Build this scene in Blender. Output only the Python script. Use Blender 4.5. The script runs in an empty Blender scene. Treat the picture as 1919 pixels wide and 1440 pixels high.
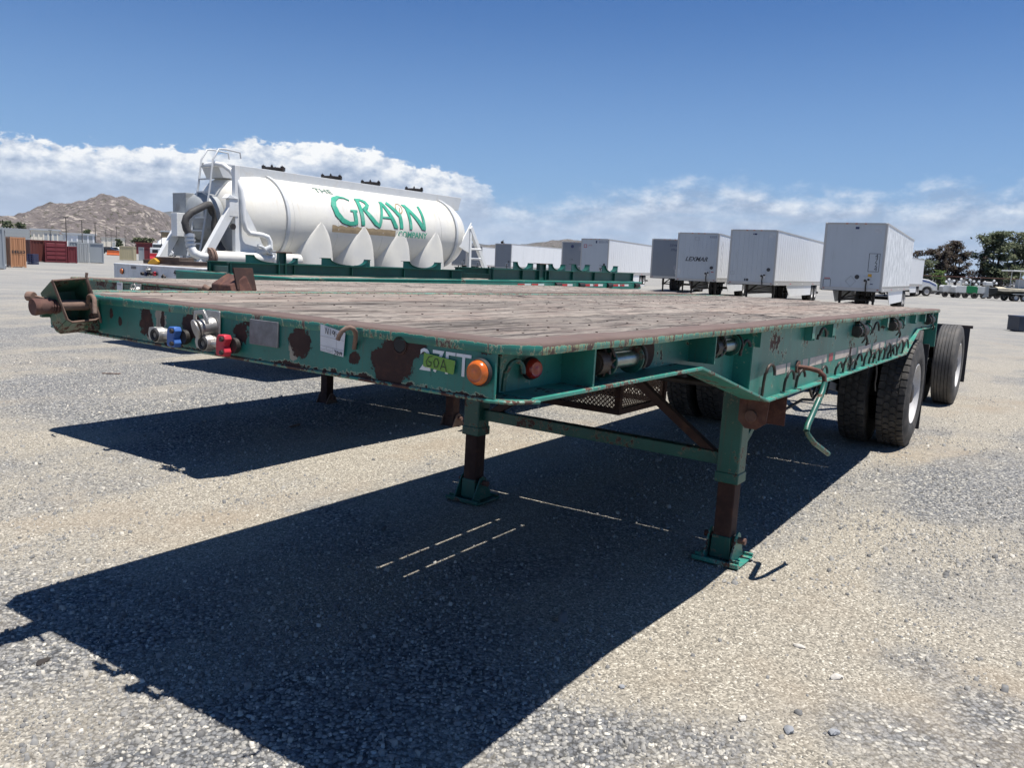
import bpy, bmesh, math, random
import numpy as np
from mathutils import Vector, Matrix, Euler
random.seed(7); rng = np.random.default_rng(7)
R = math.radians; PI = math.pi

# ---------------------------------------------------------------- camera
scn = bpy.context.scene
FPX, PITCH, ROLL, CAMH = 1537.25, R(8.3236), R(2.4011), 1.6313
_F = Vector((0, math.cos(PITCH), -math.sin(PITCH))); _U = Vector((0, math.sin(PITCH), math.cos(PITCH))); _R = Vector((1, 0, 0))
CR = math.cos(ROLL)*_R + math.sin(ROLL)*_U
CU = -math.sin(ROLL)*_R + math.cos(ROLL)*_U
cam = bpy.data.cameras.new('camera'); camo = bpy.data.objects.new('camera', cam)
scn.collection.objects.link(camo); scn.camera = camo
cam.sensor_width = 36; cam.lens = 36*FPX/1919; cam.clip_start = 0.05; cam.clip_end = 90000
M = Matrix((( CR.x, CU.x, -_F.x, 0), (CR.y, CU.y, -_F.y, 0), (CR.z, CU.z, -_F.z, CAMH), (0, 0, 0, 1)))
camo.matrix_world = M

def at(px, row, Y):
    """world point seen in direction (px,row) of the photograph at distance Y along world y"""
    d = _F + CR*((px-959.5)/FPX) - CU*((row-720)/FPX)
    return Vector((0, 0, CAMH)) + d*(Y/d.y)

# ---------------------------------------------------------------- sun and sky
SUNV = Vector((0.2291, -0.0833, 1.0)).normalized()          # towards the sun
sun = bpy.data.lights.new('sun', 'SUN'); sun.energy = 5.0; sun.angle = R(0.53); sun.color = (1.0, 0.955, 0.89)
suno = bpy.data.objects.new('sun', sun); scn.collection.objects.link(suno)
suno.rotation_euler = SUNV.to_track_quat('Z', 'Y').to_euler()
scn.view_settings.view_transform = 'Standard'; scn.view_settings.look = 'None'
scn.view_settings.exposure = 0.62; scn.view_settings.gamma = 1.0; scn.view_settings.use_curve_mapping = False

world = bpy.data.worlds.new('World'); scn.world = world; world.use_nodes = True
WT = world.node_tree; WT.nodes.clear()

class NB:
    """small node-tree helper"""
    def __init__(s, nt): s.nt = nt
    def n(s, typ, ins=None, **kw):
        nd = s.nt.nodes.new('ShaderNode'+typ)
        for k, v in kw.items(): setattr(nd, k, v)
        if ins:
            for k, v in ins.items(): s.put(nd.inputs[k], v)
        return nd
    def put(s, sock, v):
        if isinstance(v, bpy.types.NodeSocket): s.nt.links.new(v, sock)
        elif hasattr(v, 'outputs'): s.nt.links.new(v.outputs[0], sock)
        else:
            if isinstance(v, (tuple, list)) and len(v) == 3 and sock.type == 'RGBA': v = (*v, 1)
            sock.default_value = v
    def math(s, op, a, b=0.0, c=0.0, clamp=False):
        nd = s.nt.nodes.new('ShaderNodeMath'); nd.operation = op; nd.use_clamp = clamp
        s.put(nd.inputs[0], a); s.put(nd.inputs[1], b); s.put(nd.inputs[2], c); return nd.outputs[0]
    def vmath(s, op, a, b=(0, 0, 0), scale=None):
        nd = s.nt.nodes.new('ShaderNodeVectorMath'); nd.operation = op
        s.put(nd.inputs[0], a); s.put(nd.inputs[1], b)
        if scale is not None: s.put(nd.inputs['Scale'], scale)
        return nd.outputs['Value'] if op in ('LENGTH', 'DISTANCE', 'DOT_PRODUCT') else nd.outputs[0]
    def noise(s, vec, scale=5, detail=4, rough=0.55, dist=0.0, lac=2.0):
        nd = s.n('TexNoise', {'Scale': scale, 'Detail': detail, 'Roughness': rough, 'Distortion': dist, 'Lacunarity': lac})
        if vec is not None: s.put(nd.inputs['Vector'], vec)
        return nd.outputs[0]
    def voro(s, vec, scale=5, feature='F1', out=0, rand=1.0):
        nd = s.nt.nodes.new('ShaderNodeTexVoronoi'); nd.feature = feature
        nd.inputs['Scale'].default_value = scale; nd.inputs['Randomness'].default_value = rand
        if vec is not None: s.put(nd.inputs['Vector'], vec)
        return nd.outputs[out]
    def ramp(s, fac, stops, interp='LINEAR'):
        nd = s.nt.nodes.new('ShaderNodeValToRGB'); cr = nd.color_ramp; cr.interpolation = interp
        while len(cr.elements) < len(stops): cr.elements.new(0.5)
        for e, (p, c) in zip(cr.elements, stops):
            e.position = p; e.color = (c, c, c, 1) if isinstance(c, (int, float)) else (*c, 1)
        s.put(nd.inputs[0], fac); return nd.outputs[0]
    def step(s, x, a, b):
        nd = s.nt.nodes.new('ShaderNodeMapRange'); nd.interpolation_type = 'SMOOTHSTEP'
        s.put(nd.inputs[0], x); s.put(nd.inputs[1], a); s.put(nd.inputs[2], b); return nd.outputs[0]
    def mix(s, fac, a, b, typ='MIX'):
        nd = s.nt.nodes.new('ShaderNodeMix'); nd.data_type = 'RGBA'; nd.blend_type = typ
        s.put(nd.inputs[0], fac); s.put(nd.inputs[6], a); s.put(nd.inputs[7], b); return nd.outputs[2]
    def scale(s, vec, sc):
        return s.vmath('MULTIPLY', vec, sc)
    def add(s, vec, v): return s.vmath('ADD', vec, v)

def build_world():
    b = NB(WT)
    out = b.n('OutputWorld'); bg = b.n('Background')
    sky = b.n('TexSky', sky_type='NISHITA'); sky.sun_disc = False
    sky.sun_elevation = math.asin(SUNV.z); sky.sun_rotation = math.atan2(SUNV.x, SUNV.y)
    sky.altitude = 450; sky.air_density = 1.0; sky.dust_density = 0.35; sky.ozone_density = 2.2
    d = b.vmath('NORMALIZE', b.n('TexCoord').outputs['Generated'])
    sep = b.n('SeparateXYZ', {0: d}); x, y, z = sep.outputs
    az = b.math('MULTIPLY', b.math('ARCTAN2', x, y), 180/PI)          # degrees, 0 = +y, + to the right
    el = b.math('MULTIPLY', b.math('ARCSINE', z), 180/PI)
    p = b.n('CombineXYZ', {0: b.math('MULTIPLY', az, 0.1), 1: b.math('MULTIPLY', el, 0.17), 2: 0.0}).outputs[0]
    # height of the cloud bank's top round the horizon
    fc = b.n('FloatCurve'); c = fc.mapping.curves[0]
    pts = [(-180, 6.0), (-120, 7.0), (-60, 6.2), (-40, 6.0), (-31, 6.0), (-26, 6.2), (-22, 6.6), (-20.2, 6.2), (-19.2, 7.3), (-15, 7.3), (-12, 7.5), (-9.6, 7.2), (-7, 6.3), (-4.5, 5.9), (-2.4, 5.6), (-1.6, 4.4), (2, 4.6), (8, 5.7), (14, 6.2), (20, 5.6), (31, 6.1), (60, 6.5), (120, 5.5), (180, 6.0)]
    c.points[0].location = ((pts[0][0]+180)/360, pts[0][1]/12); c.points[1].location = (1, pts[-1][1]/12)
    for a, h in pts[1:-1]: c.points.new((a+180)/360, h/12)
    fc.mapping.update()
    b.put(fc.inputs[1], b.math('DIVIDE', b.math('ADD', az, 180), 360))
    top = b.math('MULTIPLY', fc.outputs[0], 12)
    big = b.noise(p, 3.2, 12, 0.61)
    p2 = b.add(p, (-0.06, 0.09, 0))
    big2 = b.noise(p2, 3.2, 12, 0.61)
    bil = b.math('ABSOLUTE', b.math('SUBTRACT', b.noise(p, 9, 7, 0.5), 0.5))
    edge = b.math('ADD', b.math('SUBTRACT', top, el), b.math('MULTIPLY', b.math('SUBTRACT', big, 0.5), 3.4))
    edge = b.math('ADD', edge, b.math('MULTIPLY', bil, -2.2))
    heavy = b.step(az, 1.0, -6.0)                                     # the solid cumulus stands on the left
    dens = b.mix(heavy, b.step(edge, -0.5, 2.0), b.step(edge, -0.16, 0.2))
    dens = b.n('SeparateColor', {0: dens}).outputs[0]
    # gaps low down, streaks on the right
    ps = b.n('CombineXYZ', {0: b.math('MULTIPLY', az, 0.06), 1: b.math('MULTIPLY', el, 0.34), 2: 3.3}).outputs[0]
    st = b.noise(ps, 3.0, 7, 0.6)
    thin = b.math('ADD', 0.62, b.math('MULTIPLY', b.step(st, 0.30, 0.62), 0.36))
    dens = b.math('MULTIPLY', dens, b.math('ADD', b.math('MULTIPLY', heavy, b.math('SUBTRACT', 1.0, thin)), thin))
    lit = b.math('MULTIPLY', b.math('SUBTRACT', big, big2), 4.3)
    lit = b.math('ADD', lit, b.math('MULTIPLY', bil, 0.5))
    crest = b.step(edge, 2.9, 0.2)
    lit = b.math('MULTIPLY', lit, b.math('MULTIPLY_ADD', crest, 0.6, 0.4))
    body = b.math('ADD', b.math('ADD', 0.20, b.math('MULTIPLY', crest, b.math('MULTIPLY_ADD', heavy, 0.32, 0.34))), lit, clamp=True)
    ccol = b.ramp(body, [(0.0, (0.20, 0.25, 0.345)), (0.28, (0.28, 0.335, 0.43)), (0.6, (0.44, 0.48, 0.54)), (1.0, (0.68, 0.68, 0.67))])
    hz = b.step(el, 7.0, -0.5)
    ccol = b.mix(b.math('MULTIPLY', hz, 0.55), ccol, (0.37, 0.435, 0.525))
    # clear sky graded a little towards a hazy horizon
    skyc = b.mix(1.0, sky.outputs[0], (0.0205, 0.0395, 0.063), 'MULTIPLY')
    hz2 = b.math('MULTIPLY', b.step(el, 20.0, 0.0), 0.62)
    skyc = b.mix(hz2, skyc, (0.215, 0.335, 0.505))
    col = b.mix(b.math('MULTIPLY', dens, 0.96), skyc, ccol)
    b.put(bg.inputs[0], col); bg.inputs[1].default_value = 1.0
    WT.links.new(bg.outputs[0], out.inputs[0])
build_world()

# ---------------------------------------------------------------- mesh helpers
COL = scn.collection
def frame(d):
    d = Vector(d).normalized()
    u = Vector((0, 0, 1)) if abs(d.z) < 0.9 else Vector((1, 0, 0))
    a = d.cross(u).normalized(); return a, d.cross(a).normalized()

class MB:
    def __init__(s): s.v = []; s.f = []; s.m = []
    def add(s, vs, fs, mi=0):
        o = len(s.v); s.v += [tuple(v) for v in vs]
        s.f += [tuple(i+o for i in f) for f in fs]; s.m += [mi]*len(fs); return s
    def box(s, lo, hi, mi=0, rot=None, ctr=None):
        x0, y0, z0 = lo; x1, y1, z1 = hi
        vs = [Vector(q) for q in ((x0,y0,z0),(x1,y0,z0),(x1,y1,z0),(x0,y1,z0),(x0,y0,z1),(x1,y0,z1),(x1,y1,z1),(x0,y1,z1))]
        if rot is not None:
            c = Vector(ctr) if ctr is not None else (Vector(lo)+Vector(hi))/2
            vs = [c + rot @ (v-c) for v in vs]
        return s.add(vs, [(0,3,2,1),(4,5,6,7),(0,1,5,4),(1,2,6,5),(2,3,7,6),(3,0,4,7)], mi)
    def cbox(s, c, sz, mi=0, rot=None):
        c = Vector(c); h = Vector(sz)/2; return s.box(c-h, c+h, mi, rot, c)
    def bar(s, p0, p1, w, h, mi=0, up=(0,0,1)):
        """rectangular bar from p0 to p1, w across, h along up"""
        p0 = Vector(p0); p1 = Vector(p1); d = (p1-p0).normalized(); a = d.cross(Vector(up)).normalized(); c = a.cross(d).normalized()
        vs = [q + a*sx*w/2 + c*sz*h/2 for q in (p0, p1) for sx, sz in ((-1,-1),(1,-1),(1,1),(-1,1))]
        return s.add(vs, [(3,2,1,0),(4,5,6,7),(0,1,5,4),(1,2,6,5),(2,3,7,6),(3,0,4,7)], mi)
    def cyl(s, p0, p1, r, n=16, r2=None, mi=0, caps=True):
        p0 = Vector(p0); p1 = Vector(p1); a, c = frame(p1-p0); r2 = r if r2 is None else r2; vs = []
        for q, rr in ((p0, r), (p1, r2)):
            for i in range(n):
                t = 2*PI*i/n; vs.append(q + (a*math.cos(t) + c*math.sin(t))*rr)
        fs = [(i, (i+1) % n, n+(i+1) % n, n+i) for i in range(n)]
        if caps: fs += [tuple(range(n-1, -1, -1)), tuple(range(n, 2*n))]
        return s.add(vs, fs, mi)
    def tube(s, pts, r, n=8, mi=0):
        pts = [Vector(q) for q in pts]; vs = []; a = None
        for i, q in enumerate(pts):
            d = (pts[min(i+1, len(pts)-1)] - pts[max(i-1, 0)]).normalized()
            if a is None: a, c = frame(d)
            else:
                a = (a - d*a.dot(d)).normalized(); c = d.cross(a).normalized()
            rr = r[i] if isinstance(r, (list, tuple)) else r
            for k in range(n):
                t = 2*PI*k/n; vs.append(q + (a*math.cos(t)+c*math.sin(t))*rr)
        fs = []
        for i in range(len(pts)-1):
            for k in range(n): fs.append((i*n+k, i*n+(k+1) % n, (i+1)*n+(k+1) % n, (i+1)*n+k))
        m = (len(pts)-1)*n
        fs += [tuple(range(n-1, -1, -1)), tuple(m+k for k in range(n))]
        return s.add(vs, fs, mi)
    def lathe(s, prof, o, d, n=32, mi=0, close=False, cap0=True):
        """prof: list of (distance along axis, radius)"""
        o = Vector(o); d = Vector(d).normalized(); a, c = frame(d); vs = []
        for t, r in prof:
            for k in range(n):
                w = 2*PI*k/n; vs.append(o + d*t + (a*math.cos(w)+c*math.sin(w))*r)
        fs = []
        for i in range(len(prof)-1):
            for k in range(n): fs.append((i*n+k, i*n+(k+1) % n, (i+1)*n+(k+1) % n, (i+1)*n+k))
        if prof[0][1] > 1e-5 and not close and cap0: fs.append(tuple(range(n-1, -1, -1)))
        m = (len(prof)-1)*n
        if prof[-1][1] > 1e-5 and not close: fs.append(tuple(m+k for k in range(n)))
        return s.add(vs, fs, mi)
    def prism(s, poly, ax, t0, t1, mi=0):
        """poly: 2D points; ax: axis index extruded from t0 to t1 (other two axes in order)"""
        def mk(u, v, t):
            q = [u, v]; q.insert(ax, t); return q
        n = len(poly); vs = [mk(u, v, t0) for u, v in poly] + [mk(u, v, t1) for u, v in poly]
        fs = [tuple(range(n-1, -1, -1)), tuple(range(n, 2*n))] + [(i, (i+1) % n, n+(i+1) % n, n+i) for i in range(n)]
        return s.add(vs, fs, mi)
    def sweep(s, path, prof, mi=0, closed_prof=True):
        """path: xy(z) points; prof: (outward offset, z) closed section; outward = right of travel"""
        P = [Vector((q[0], q[1], q[2] if len(q) > 2 else 0)) for q in path]; vs = []; n = len(prof)
        for i, q in enumerate(P):
            d0 = (q-P[i-1]).normalized() if i else (P[1]-P[0]).normalized()
            d1 = (P[i+1]-q).normalized() if i < len(P)-1 else d0
            n0 = Vector((d0.y, -d0.x, 0)).normalized(); n1 = Vector((d1.y, -d1.x, 0)).normalized()
            m = (n0+n1).normalized(); k = 1/max(0.3, m.dot(n0))
            for o, z in prof: vs.append(q + m*o*k + Vector((0, 0, z)))
        fs = []
        for i in range(len(P)-1):
            for k in range(n): fs.append((i*n+k, i*n+(k+1) % n, (i+1)*n+(k+1) % n, (i+1)*n+k))
        m = (len(P)-1)*n; fs += [tuple(range(n-1, -1, -1)), tuple(m+k for k in range(n))]
        return s.add(vs, fs, mi)
    def xf(s, mat):
        s.v = [tuple(mat @ Vector(v)) for v in s.v]; return s
    def join(s, o, mat=None):
        vs = [mat @ Vector(v) for v in o.v] if mat is not None else o.v
        k = len(s.v); s.v += [tuple(v) for v in vs]; s.f += [tuple(i+k for i in f) for f in o.f]; s.m += o.m; return s
    def mesh(s, name, mats, smooth=None):
        me = bpy.data.meshes.new(name); me.from_pydata(s.v, [], s.f)
        if not isinstance(mats, (list, tuple)): mats = [mats]
        for m in mats: me.materials.append(m)
        if any(s.m): me.polygons.foreach_set('material_index', s.m)
        bm = bmesh.new(); bm.from_mesh(me); bmesh.ops.recalc_face_normals(bm, faces=bm.faces); bm.to_mesh(me); bm.free()
        if smooth is not None:
            me.polygons.foreach_set('use_smooth', [True]*len(me.polygons)); me.set_sharp_from_angle(angle=R(smooth))
        me.update(); return me
    def build(s, name, mats, parent=None, smooth=None, bevel=0, **tags):
        o = bpy.data.objects.new(name, s.mesh(name, mats, smooth)); COL.objects.link(o)
        if parent is not None: o.parent = parent
        if bevel:
            md = o.modifiers.new('bevel', 'BEVEL'); md.width = bevel; md.segments = 2; md.limit_method = 'ANGLE'; md.angle_limit = R(40)
        for k, v in tags.items(): o[k] = v
        return o

def thing(name, label, cat, loc=(0,0,0), rot=(0,0,0), group=None):
    o = bpy.data.objects.new(name, None); COL.objects.link(o); o.location = loc; o.rotation_euler = rot
    o.empty_display_size = 0.3; o['label'] = label; o['category'] = cat
    if group: o['group'] = group
    return o
def dup(o, parent=None):
    c = o.copy(); COL.objects.link(c)
    if parent is not None: c.parent = parent
    for ch in list(o.children): dup(ch, c)
    return c
def inst(src, parent, loc=None, rot=None, mat=None):
    c = src.copy(); COL.objects.link(c); c.parent = parent
    if loc is not None: c.location = loc
    if rot is not None: c.rotation_euler = rot
    return c

_dg = None
def text_mb(txt, size, shear=0.0, space=1.0, depth=0.0, bold=0.0):
    cu = bpy.data.curves.new('t', 'FONT'); cu.body = txt; cu.size = size; cu.shear = shear; cu.space_character = space
    cu.align_x = 'CENTER'; cu.align_y = 'CENTER'; cu.resolution_u = 3; cu.offset = bold; cu.extrude = depth
    o = bpy.data.objects.new('t', cu); COL.objects.link(o)
    bpy.context.view_layer.update()
    me = o.evaluated_get(bpy.context.evaluated_depsgraph_get()).to_mesh()
    mb = MB(); mb.add([v.co[:] for v in me.vertices], [tuple(f.vertices) for f in me.polygons])
    bpy.data.objects.remove(o); bpy.data.curves.remove(cu)
    return mb
def place_text(mb, o, right, up):
    """map text (x,y) to o + x*right + y*up, extruded z along the normal"""
    r = Vector(right).normalized(); u = Vector(up).normalized(); n = r.cross(u); o = Vector(o)
    mb.v = [tuple(o + r*v[0] + u*v[1] + n*v[2]) for v in mb.v]; return mb
def strokes(lines, w, o, right, up):
    """handwritten marks: polylines of quads"""
    r = Vector(right).normalized(); u = Vector(up).normalized(); o = Vector(o); mb = MB()
    for ln in lines:
        for (a, c), (e, g) in zip(ln[:-1], ln[1:]):
            d = Vector((e-a, g-c)); L = d.length or 1; d /= L; q = Vector((-d.y, d.x))*w/2; d *= w*0.3
            P = [(a-d.x+q.x, c-d.y+q.y), (a-d.x-q.x, c-d.y-q.y), (e+d.x-q.x, g+d.y-q.y), (e+d.x+q.x, g+d.y+q.y)]
            mb.add([o+r*s+u*t for s, t in P], [(0,1,2,3)])
    return mb

# ---------------------------------------------------------------- materials
def new_mat(name):
    m = bpy.data.materials.new(name); m.use_nodes = True; nt = m.node_tree
    b = NB(nt); bs = nt.nodes['Principled BSDF']; return m, b, bs
def coords(b, kind='Object'): return b.n('TexCoord').outputs[kind]
def bump(b, bs, h, strength=0.3, dist=0.01):
    nd = b.n('Bump', {'Height': h, 'Strength': strength, 'Distance': dist}); b.put(bs.inputs['Normal'], nd.outputs[0])
def simple(name, col, rough=0.6, metal=0.0, var=0.12, scale=6, bstr=0.1, spec=0.5, dirt=None, dscale=3.0, damt=0.5):
    m, b, bs = new_mat(name); c = coords(b)
    n = b.noise(c, scale, 6, 0.6)
    lo = tuple(x*(1-var) for x in col); hi = tuple(min(1, x*(1+var)) for x in col)
    colr = b.ramp(n, [(0.3, lo), (0.7, hi)])
    if dirt is not None:
        d = b.math('MULTIPLY', b.step(b.noise(c, dscale, 8, 0.65), 0.48, 0.72), damt); colr = b.mix(d, colr, dirt)
    b.put(bs.inputs['Base Color'], colr)
    b.put(bs.inputs['Roughness'], b.math('MULTIPLY_ADD', n, 0.2, rough-0.1)); bs.inputs['Metallic'].default_value = metal
    bs.inputs['Specular IOR Level'].default_value = spec
    if bstr: bump(b, bs, b.noise(c, scale*6, 4, 0.6), bstr, 0.004)
    return m

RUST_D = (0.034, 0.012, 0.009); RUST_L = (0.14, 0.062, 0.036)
def rust_col(b, c, s=18):
    n = b.noise(c, s, 8, 0.7); n2 = b.noise(c, s*0.2, 4, 0.6)
    a = b.ramp(n, [(0.3, RUST_D), (0.52, (0.062, 0.025, 0.019)), (0.72, RUST_L)])
    return b.mix(b.step(n2, 0.45, 0.7), a, (0.10, 0.062, 0.050)), n
def painted(name, col, cover=0.55, scale=5.0, stretch=(1, 1, 1), chips=0.5, patches=(), col2=None, edge=(0.42, 0.44, 0.30), gloss=0.42, zwear=None, zlow=None, rmul=None):
    """chipped, faded paint over rust; patches: (x, z, rx, rz, kind) bare areas on a wall facing -y"""
    m, b, bs = new_mat(name); c = coords(b)
    cs = b.scale(c, stretch)
    fade = b.noise(c, 2.3, 5, 0.6)
    pc = b.ramp(fade, [(0.3, tuple(x*0.8 for x in col)), (0.7, col2 or tuple(min(1, x*1.25) for x in col))])
    spots = b.step(b.noise(c, 42, 6, 0.7), 0.60, 0.68); pc = b.mix(b.math('MULTIPLY', spots, 0.5), pc, tuple(x*0.35 for x in col))
    scf = b.step(b.noise(b.scale(c, (5, 5, 14)), 5, 8, 0.72), 0.60, 0.70); pc = b.mix(b.math('MULTIPLY', scf, 0.22), pc, tuple(min(1, x*1.6+.05) for x in (col2 or col)))
    grime = b.step(b.noise(b.scale(c, (6, 6, 1.2)), 3, 6, 0.65), 0.5, 0.75); pc = b.mix(b.math('MULTIPLY', grime, 0.28), pc, (0.07, 0.075, 0.06))
    n = b.noise(cs, scale, 10, 0.62); n2 = b.noise(cs, scale*7, 6, 0.7)
    v = b.math('ADD', b.math('MULTIPLY', n, 0.60), b.math('MULTIPLY', n2, 0.40))
    if zwear is not None:     # more wear towards a worn top edge at local z = zwear[0]
        z = b.n('SeparateXYZ', {0: c}).outputs[2]
        v = b.math('ADD', v, b.math('MULTIPLY', b.step(z, zwear[0]-zwear[1], zwear[0]), zwear[2]))
    if zlow is not None:
        z = b.n('SeparateXYZ', {0: c}).outputs[2]
        v = b.math('ADD', v, b.math('MULTIPLY', b.step(z, zlow[0]+zlow[1], zlow[0]), zlow[2]))
    th = cover
    rim = b.step(v, th-0.022, th-0.010); mask = b.step(v, th, th+0.008)
    rc, rn = rust_col(b, c)
    if patches: rc = b.mix(1.0, rc, (0.46, 0.36, 0.36), 'MULTIPLY')  # rust on the front wall darkened, the shade there put into its colour
    if rmul: rc = b.mix(0.55, rc, rmul)
    pm = None
    if patches:
        wob = b.math('MULTIPLY', b.math('SUBTRACT', b.noise(c, 26, 10, 0.75), 0.5), 2.6)
        wob = b.math('ADD', wob, b.math('MULTIPLY', b.math('SUBTRACT', b.noise(c, 6, 3, 0.5), 0.5), 1.2))
        for (px, pz, rx, rz, kind) in patches:
            q = b.vmath('MULTIPLY', b.vmath('SUBTRACT', c, (px, 0, pz)), (1/rx, 0, 1/rz))
            d = b.math('ADD', b.vmath('LENGTH', q), wob)
            e = b.step(d, 1.03, 0.97)
            if kind == 'cream':
                pc = b.mix(b.math('MULTIPLY', e, 0.9), pc, (0.30, 0.25, 0.20))
            else: pm = e if pm is None else b.math('MAXIMUM', pm, e)
    if pm is not None: mask = b.math('MAXIMUM', mask, pm)
    run = b.math('MULTIPLY', b.step(b.noise(b.scale(c, (22, 22, 1.6)), 2.4, 5, 0.6), 0.56, 0.74), 0.4); pc = b.mix(run, pc, (0.085, 0.045, 0.03))
    colr = b.mix(b.math('MULTIPLY', rim, chips), pc, edge)
    colr = b.mix(mask, colr, rc)
    b.put(bs.inputs['Base Color'], colr)
    b.put(bs.inputs['Roughness'], b.math('MULTIPLY_ADD', mask, 0.4, gloss))
    h = b.math('ADD', b.math('MULTIPLY', mask, -1.0), b.math('MULTIPLY', rn, b.math('MULTIPLY_ADD', mask, 0.7, 0.12)))
    bump(b, bs, h, 0.5, 0.0025)
    return m

TEAL = (0.005, 0.112, 0.092); TEAL2 = (0.014, 0.180, 0.148)  # front teal kept darker than the sides, its shade put into the colour
m_teal = painted('teal paint chipped', (0.018, 0.165, 0.13), 0.585, 4.0, col2=(0.04, 0.25, 0.20))  # side teal kept brighter than the front, sunlight put into the colour
FRONT_PATCHES = [(-0.447, 1.368, 0.045, 0.055, 'rust'), (-0.425, 1.335, 0.03, 0.04, 'cream'), (-0.36, 1.372, 0.035, 0.04, 'cream'), (-0.345, 1.375, 0.012, 0.035, 'rust'),
    (-0.17, 1.36, 0.05, 0.045, 'rust'), (0.10, 1.37, 0.04, 0.035, 'rust'), (0.15, 1.418, 0.045, 0.03, 'rust'), (0.385, 1.372, 0.05, 0.052, 'rust'), (0.355, 1.345, 0.022, 0.04, 'cream'),
    (0.80, 1.385, 0.065, 0.060, 'rust'), (0.765, 1.325, 0.065, 0.06, 'rust'), (0.850, 1.41, 0.060, 0.045, 'rust'), (0.73, 1.35, 0.045, 0.035, 'rust'), (1.10, 1.425, 0.03, 0.022, 'rust'), (-0.68, 1.37, 0.012, 0.02, 'rust'), (-0.62, 1.345, 0.012, 0.018, 'rust'), (0.62, 1.345, 0.02, 0.02, 'rust'), (-0.08, 1.41, 0.03, 0.02, 'rust')]
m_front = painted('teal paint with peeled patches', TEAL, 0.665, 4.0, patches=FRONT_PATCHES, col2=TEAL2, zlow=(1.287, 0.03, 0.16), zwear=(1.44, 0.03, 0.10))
m_front2 = painted('dark weathered green paint', (0.010, 0.085, 0.062), 0.53, 6.0, col2=(0.045, 0.11, 0.07), edge=(0.25, 0.2, 0.13))
m_lip = painted('rust worn rail with paint traces', (0.06, 0.26, 0.20), 0.52, 6.0, stretch=(3, 3, 0.8), chips=0.9, edge=(0.50, 0.44, 0.20), col2=(0.10, 0.33, 0.25), zwear=(1.440, 0.012, 0.35), rmul=(0.16, 0.122, 0.105))
m_lipf = painted('front rail worn to rust along the top', (0.010, 0.125, 0.10), 0.545, 6.0, stretch=(2, 2, 0.8), chips=0.8, edge=(0.30, 0.36, 0.24), col2=(0.03, 0.21, 0.165), zwear=(1.442, 0.010, 0.35), rmul=(0.14, 0.108, 0.095))
m_flangef = painted('rusty teal lower edge', (0.012, 0.13, 0.10), 0.50, 7.0, col2=(0.03, 0.2, 0.16), edge=(0.3, 0.3, 0.2))
m_flange = painted('teal flange edge', (0.02, 0.19, 0.145), 0.545, 9.0, col2=(0.05, 0.28, 0.22), edge=(0.4, 0.42, 0.34))
m_legtube = painted('teal leg tube', (0.006, 0.075, 0.058), 0.56, 7.0, col2=(0.012, 0.105, 0.08), edge=(0.22, 0.2, 0.13))
m_dgreen = painted('dark green rack paint', (0.006, 0.075, 0.055), 0.68, 5.0, col2=(0.008, 0.095, 0.07), edge=(0.1, 0.14, 0.1))
m_mgreen = painted('mid green deck rail', (0.012, 0.15, 0.11), 0.63, 3.0, col2=(0.02, 0.20, 0.15))
def rust_mat(name, mul=1.0, rough=0.85):
    m, b, bs = new_mat(name); c = coords(b); rc, n = rust_col(b, c, 14)
    rc = b.mix(1.0, rc, (mul, mul, mul), 'MULTIPLY')
    b.put(bs.inputs['Base Color'], rc); bs.inputs['Roughness'].default_value = rough; bump(b, bs, n, 0.5, 0.003); return m
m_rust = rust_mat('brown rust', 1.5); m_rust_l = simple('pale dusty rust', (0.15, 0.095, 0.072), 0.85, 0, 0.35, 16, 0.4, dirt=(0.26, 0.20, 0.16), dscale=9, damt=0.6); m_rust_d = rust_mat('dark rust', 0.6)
m_iron = simple('dark greasy iron', (0.035, 0.032, 0.030), 0.55, 0.3, 0.4, 20, 0.4, dirt=(0.10, 0.055, 0.035))
m_under = simple('dark underframe', (0.020, 0.024, 0.022), 0.8, 0, 0.3, 8, 0.2, dirt=(0.05, 0.03, 0.022))
m_alu = simple('cast aluminium', (0.42, 0.41, 0.39), 0.45, 0.75, 0.25, 25, 0.3, dirt=(0.12, 0.10, 0.08))
m_rubber = simple('rubber seal', (0.012, 0.012, 0.013), 0.7)
m_blue = simple('blue clamp paint', (0.03, 0.11, 0.36), 0.5, dirt=(0.05, 0.04, 0.03)); m_red = simple('red clamp paint', (0.45, 0.02, 0.04), 0.5, dirt=(0.12, 0.03, 0.02), damt=0.3)
m_plate = simple('faded data plate', (0.17, 0.17, 0.18), 0.5, 0.3, 0.3, 30, 0.3, dirt=(0.09, 0.08, 0.08))
m_paper = simple('white paper tag', (0.62, 0.62, 0.63), 0.7, bstr=0); m_ink = simple('black ink', (0.02, 0.02, 0.022), 0.6, bstr=0)
m_inkg = simple('grey print', (0.25, 0.25, 0.27), 0.6, bstr=0)
m_tape = simple('green tape', (0.13, 0.27, 0.035), 0.45, bstr=0.1); m_lettw = simple('white lettering', (0.62, 0.64, 0.64), 0.5, bstr=0)
m_amber = simple('amber lens', (0.50, 0.11, 0.010), 0.22, bstr=0.05, scale=30); m_redlens = simple('red lens', (0.30, 0.022, 0.012), 0.25, bstr=0.05)
for mm in (m_amber, m_redlens):
    q = mm.node_tree.nodes['Principled BSDF']; q.inputs['Subsurface Weight'].default_value = 0.25; q.inputs['Subsurface Radius'].default_value = (0.02, 0.008, 0.003); q.inputs['Coat Weight'].default_value = 0.3
m_chrome = simple('worn drum steel', (0.30, 0.33, 0.31), 0.3, 0.9, 0.3, 12, 0.2)
m_white = simple('white paint', (0.72, 0.73, 0.72), 0.45, 0, 0.04, 2, 0.05, dirt=(0.50, 0.46, 0.38), dscale=1.6, damt=0.35)
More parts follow.
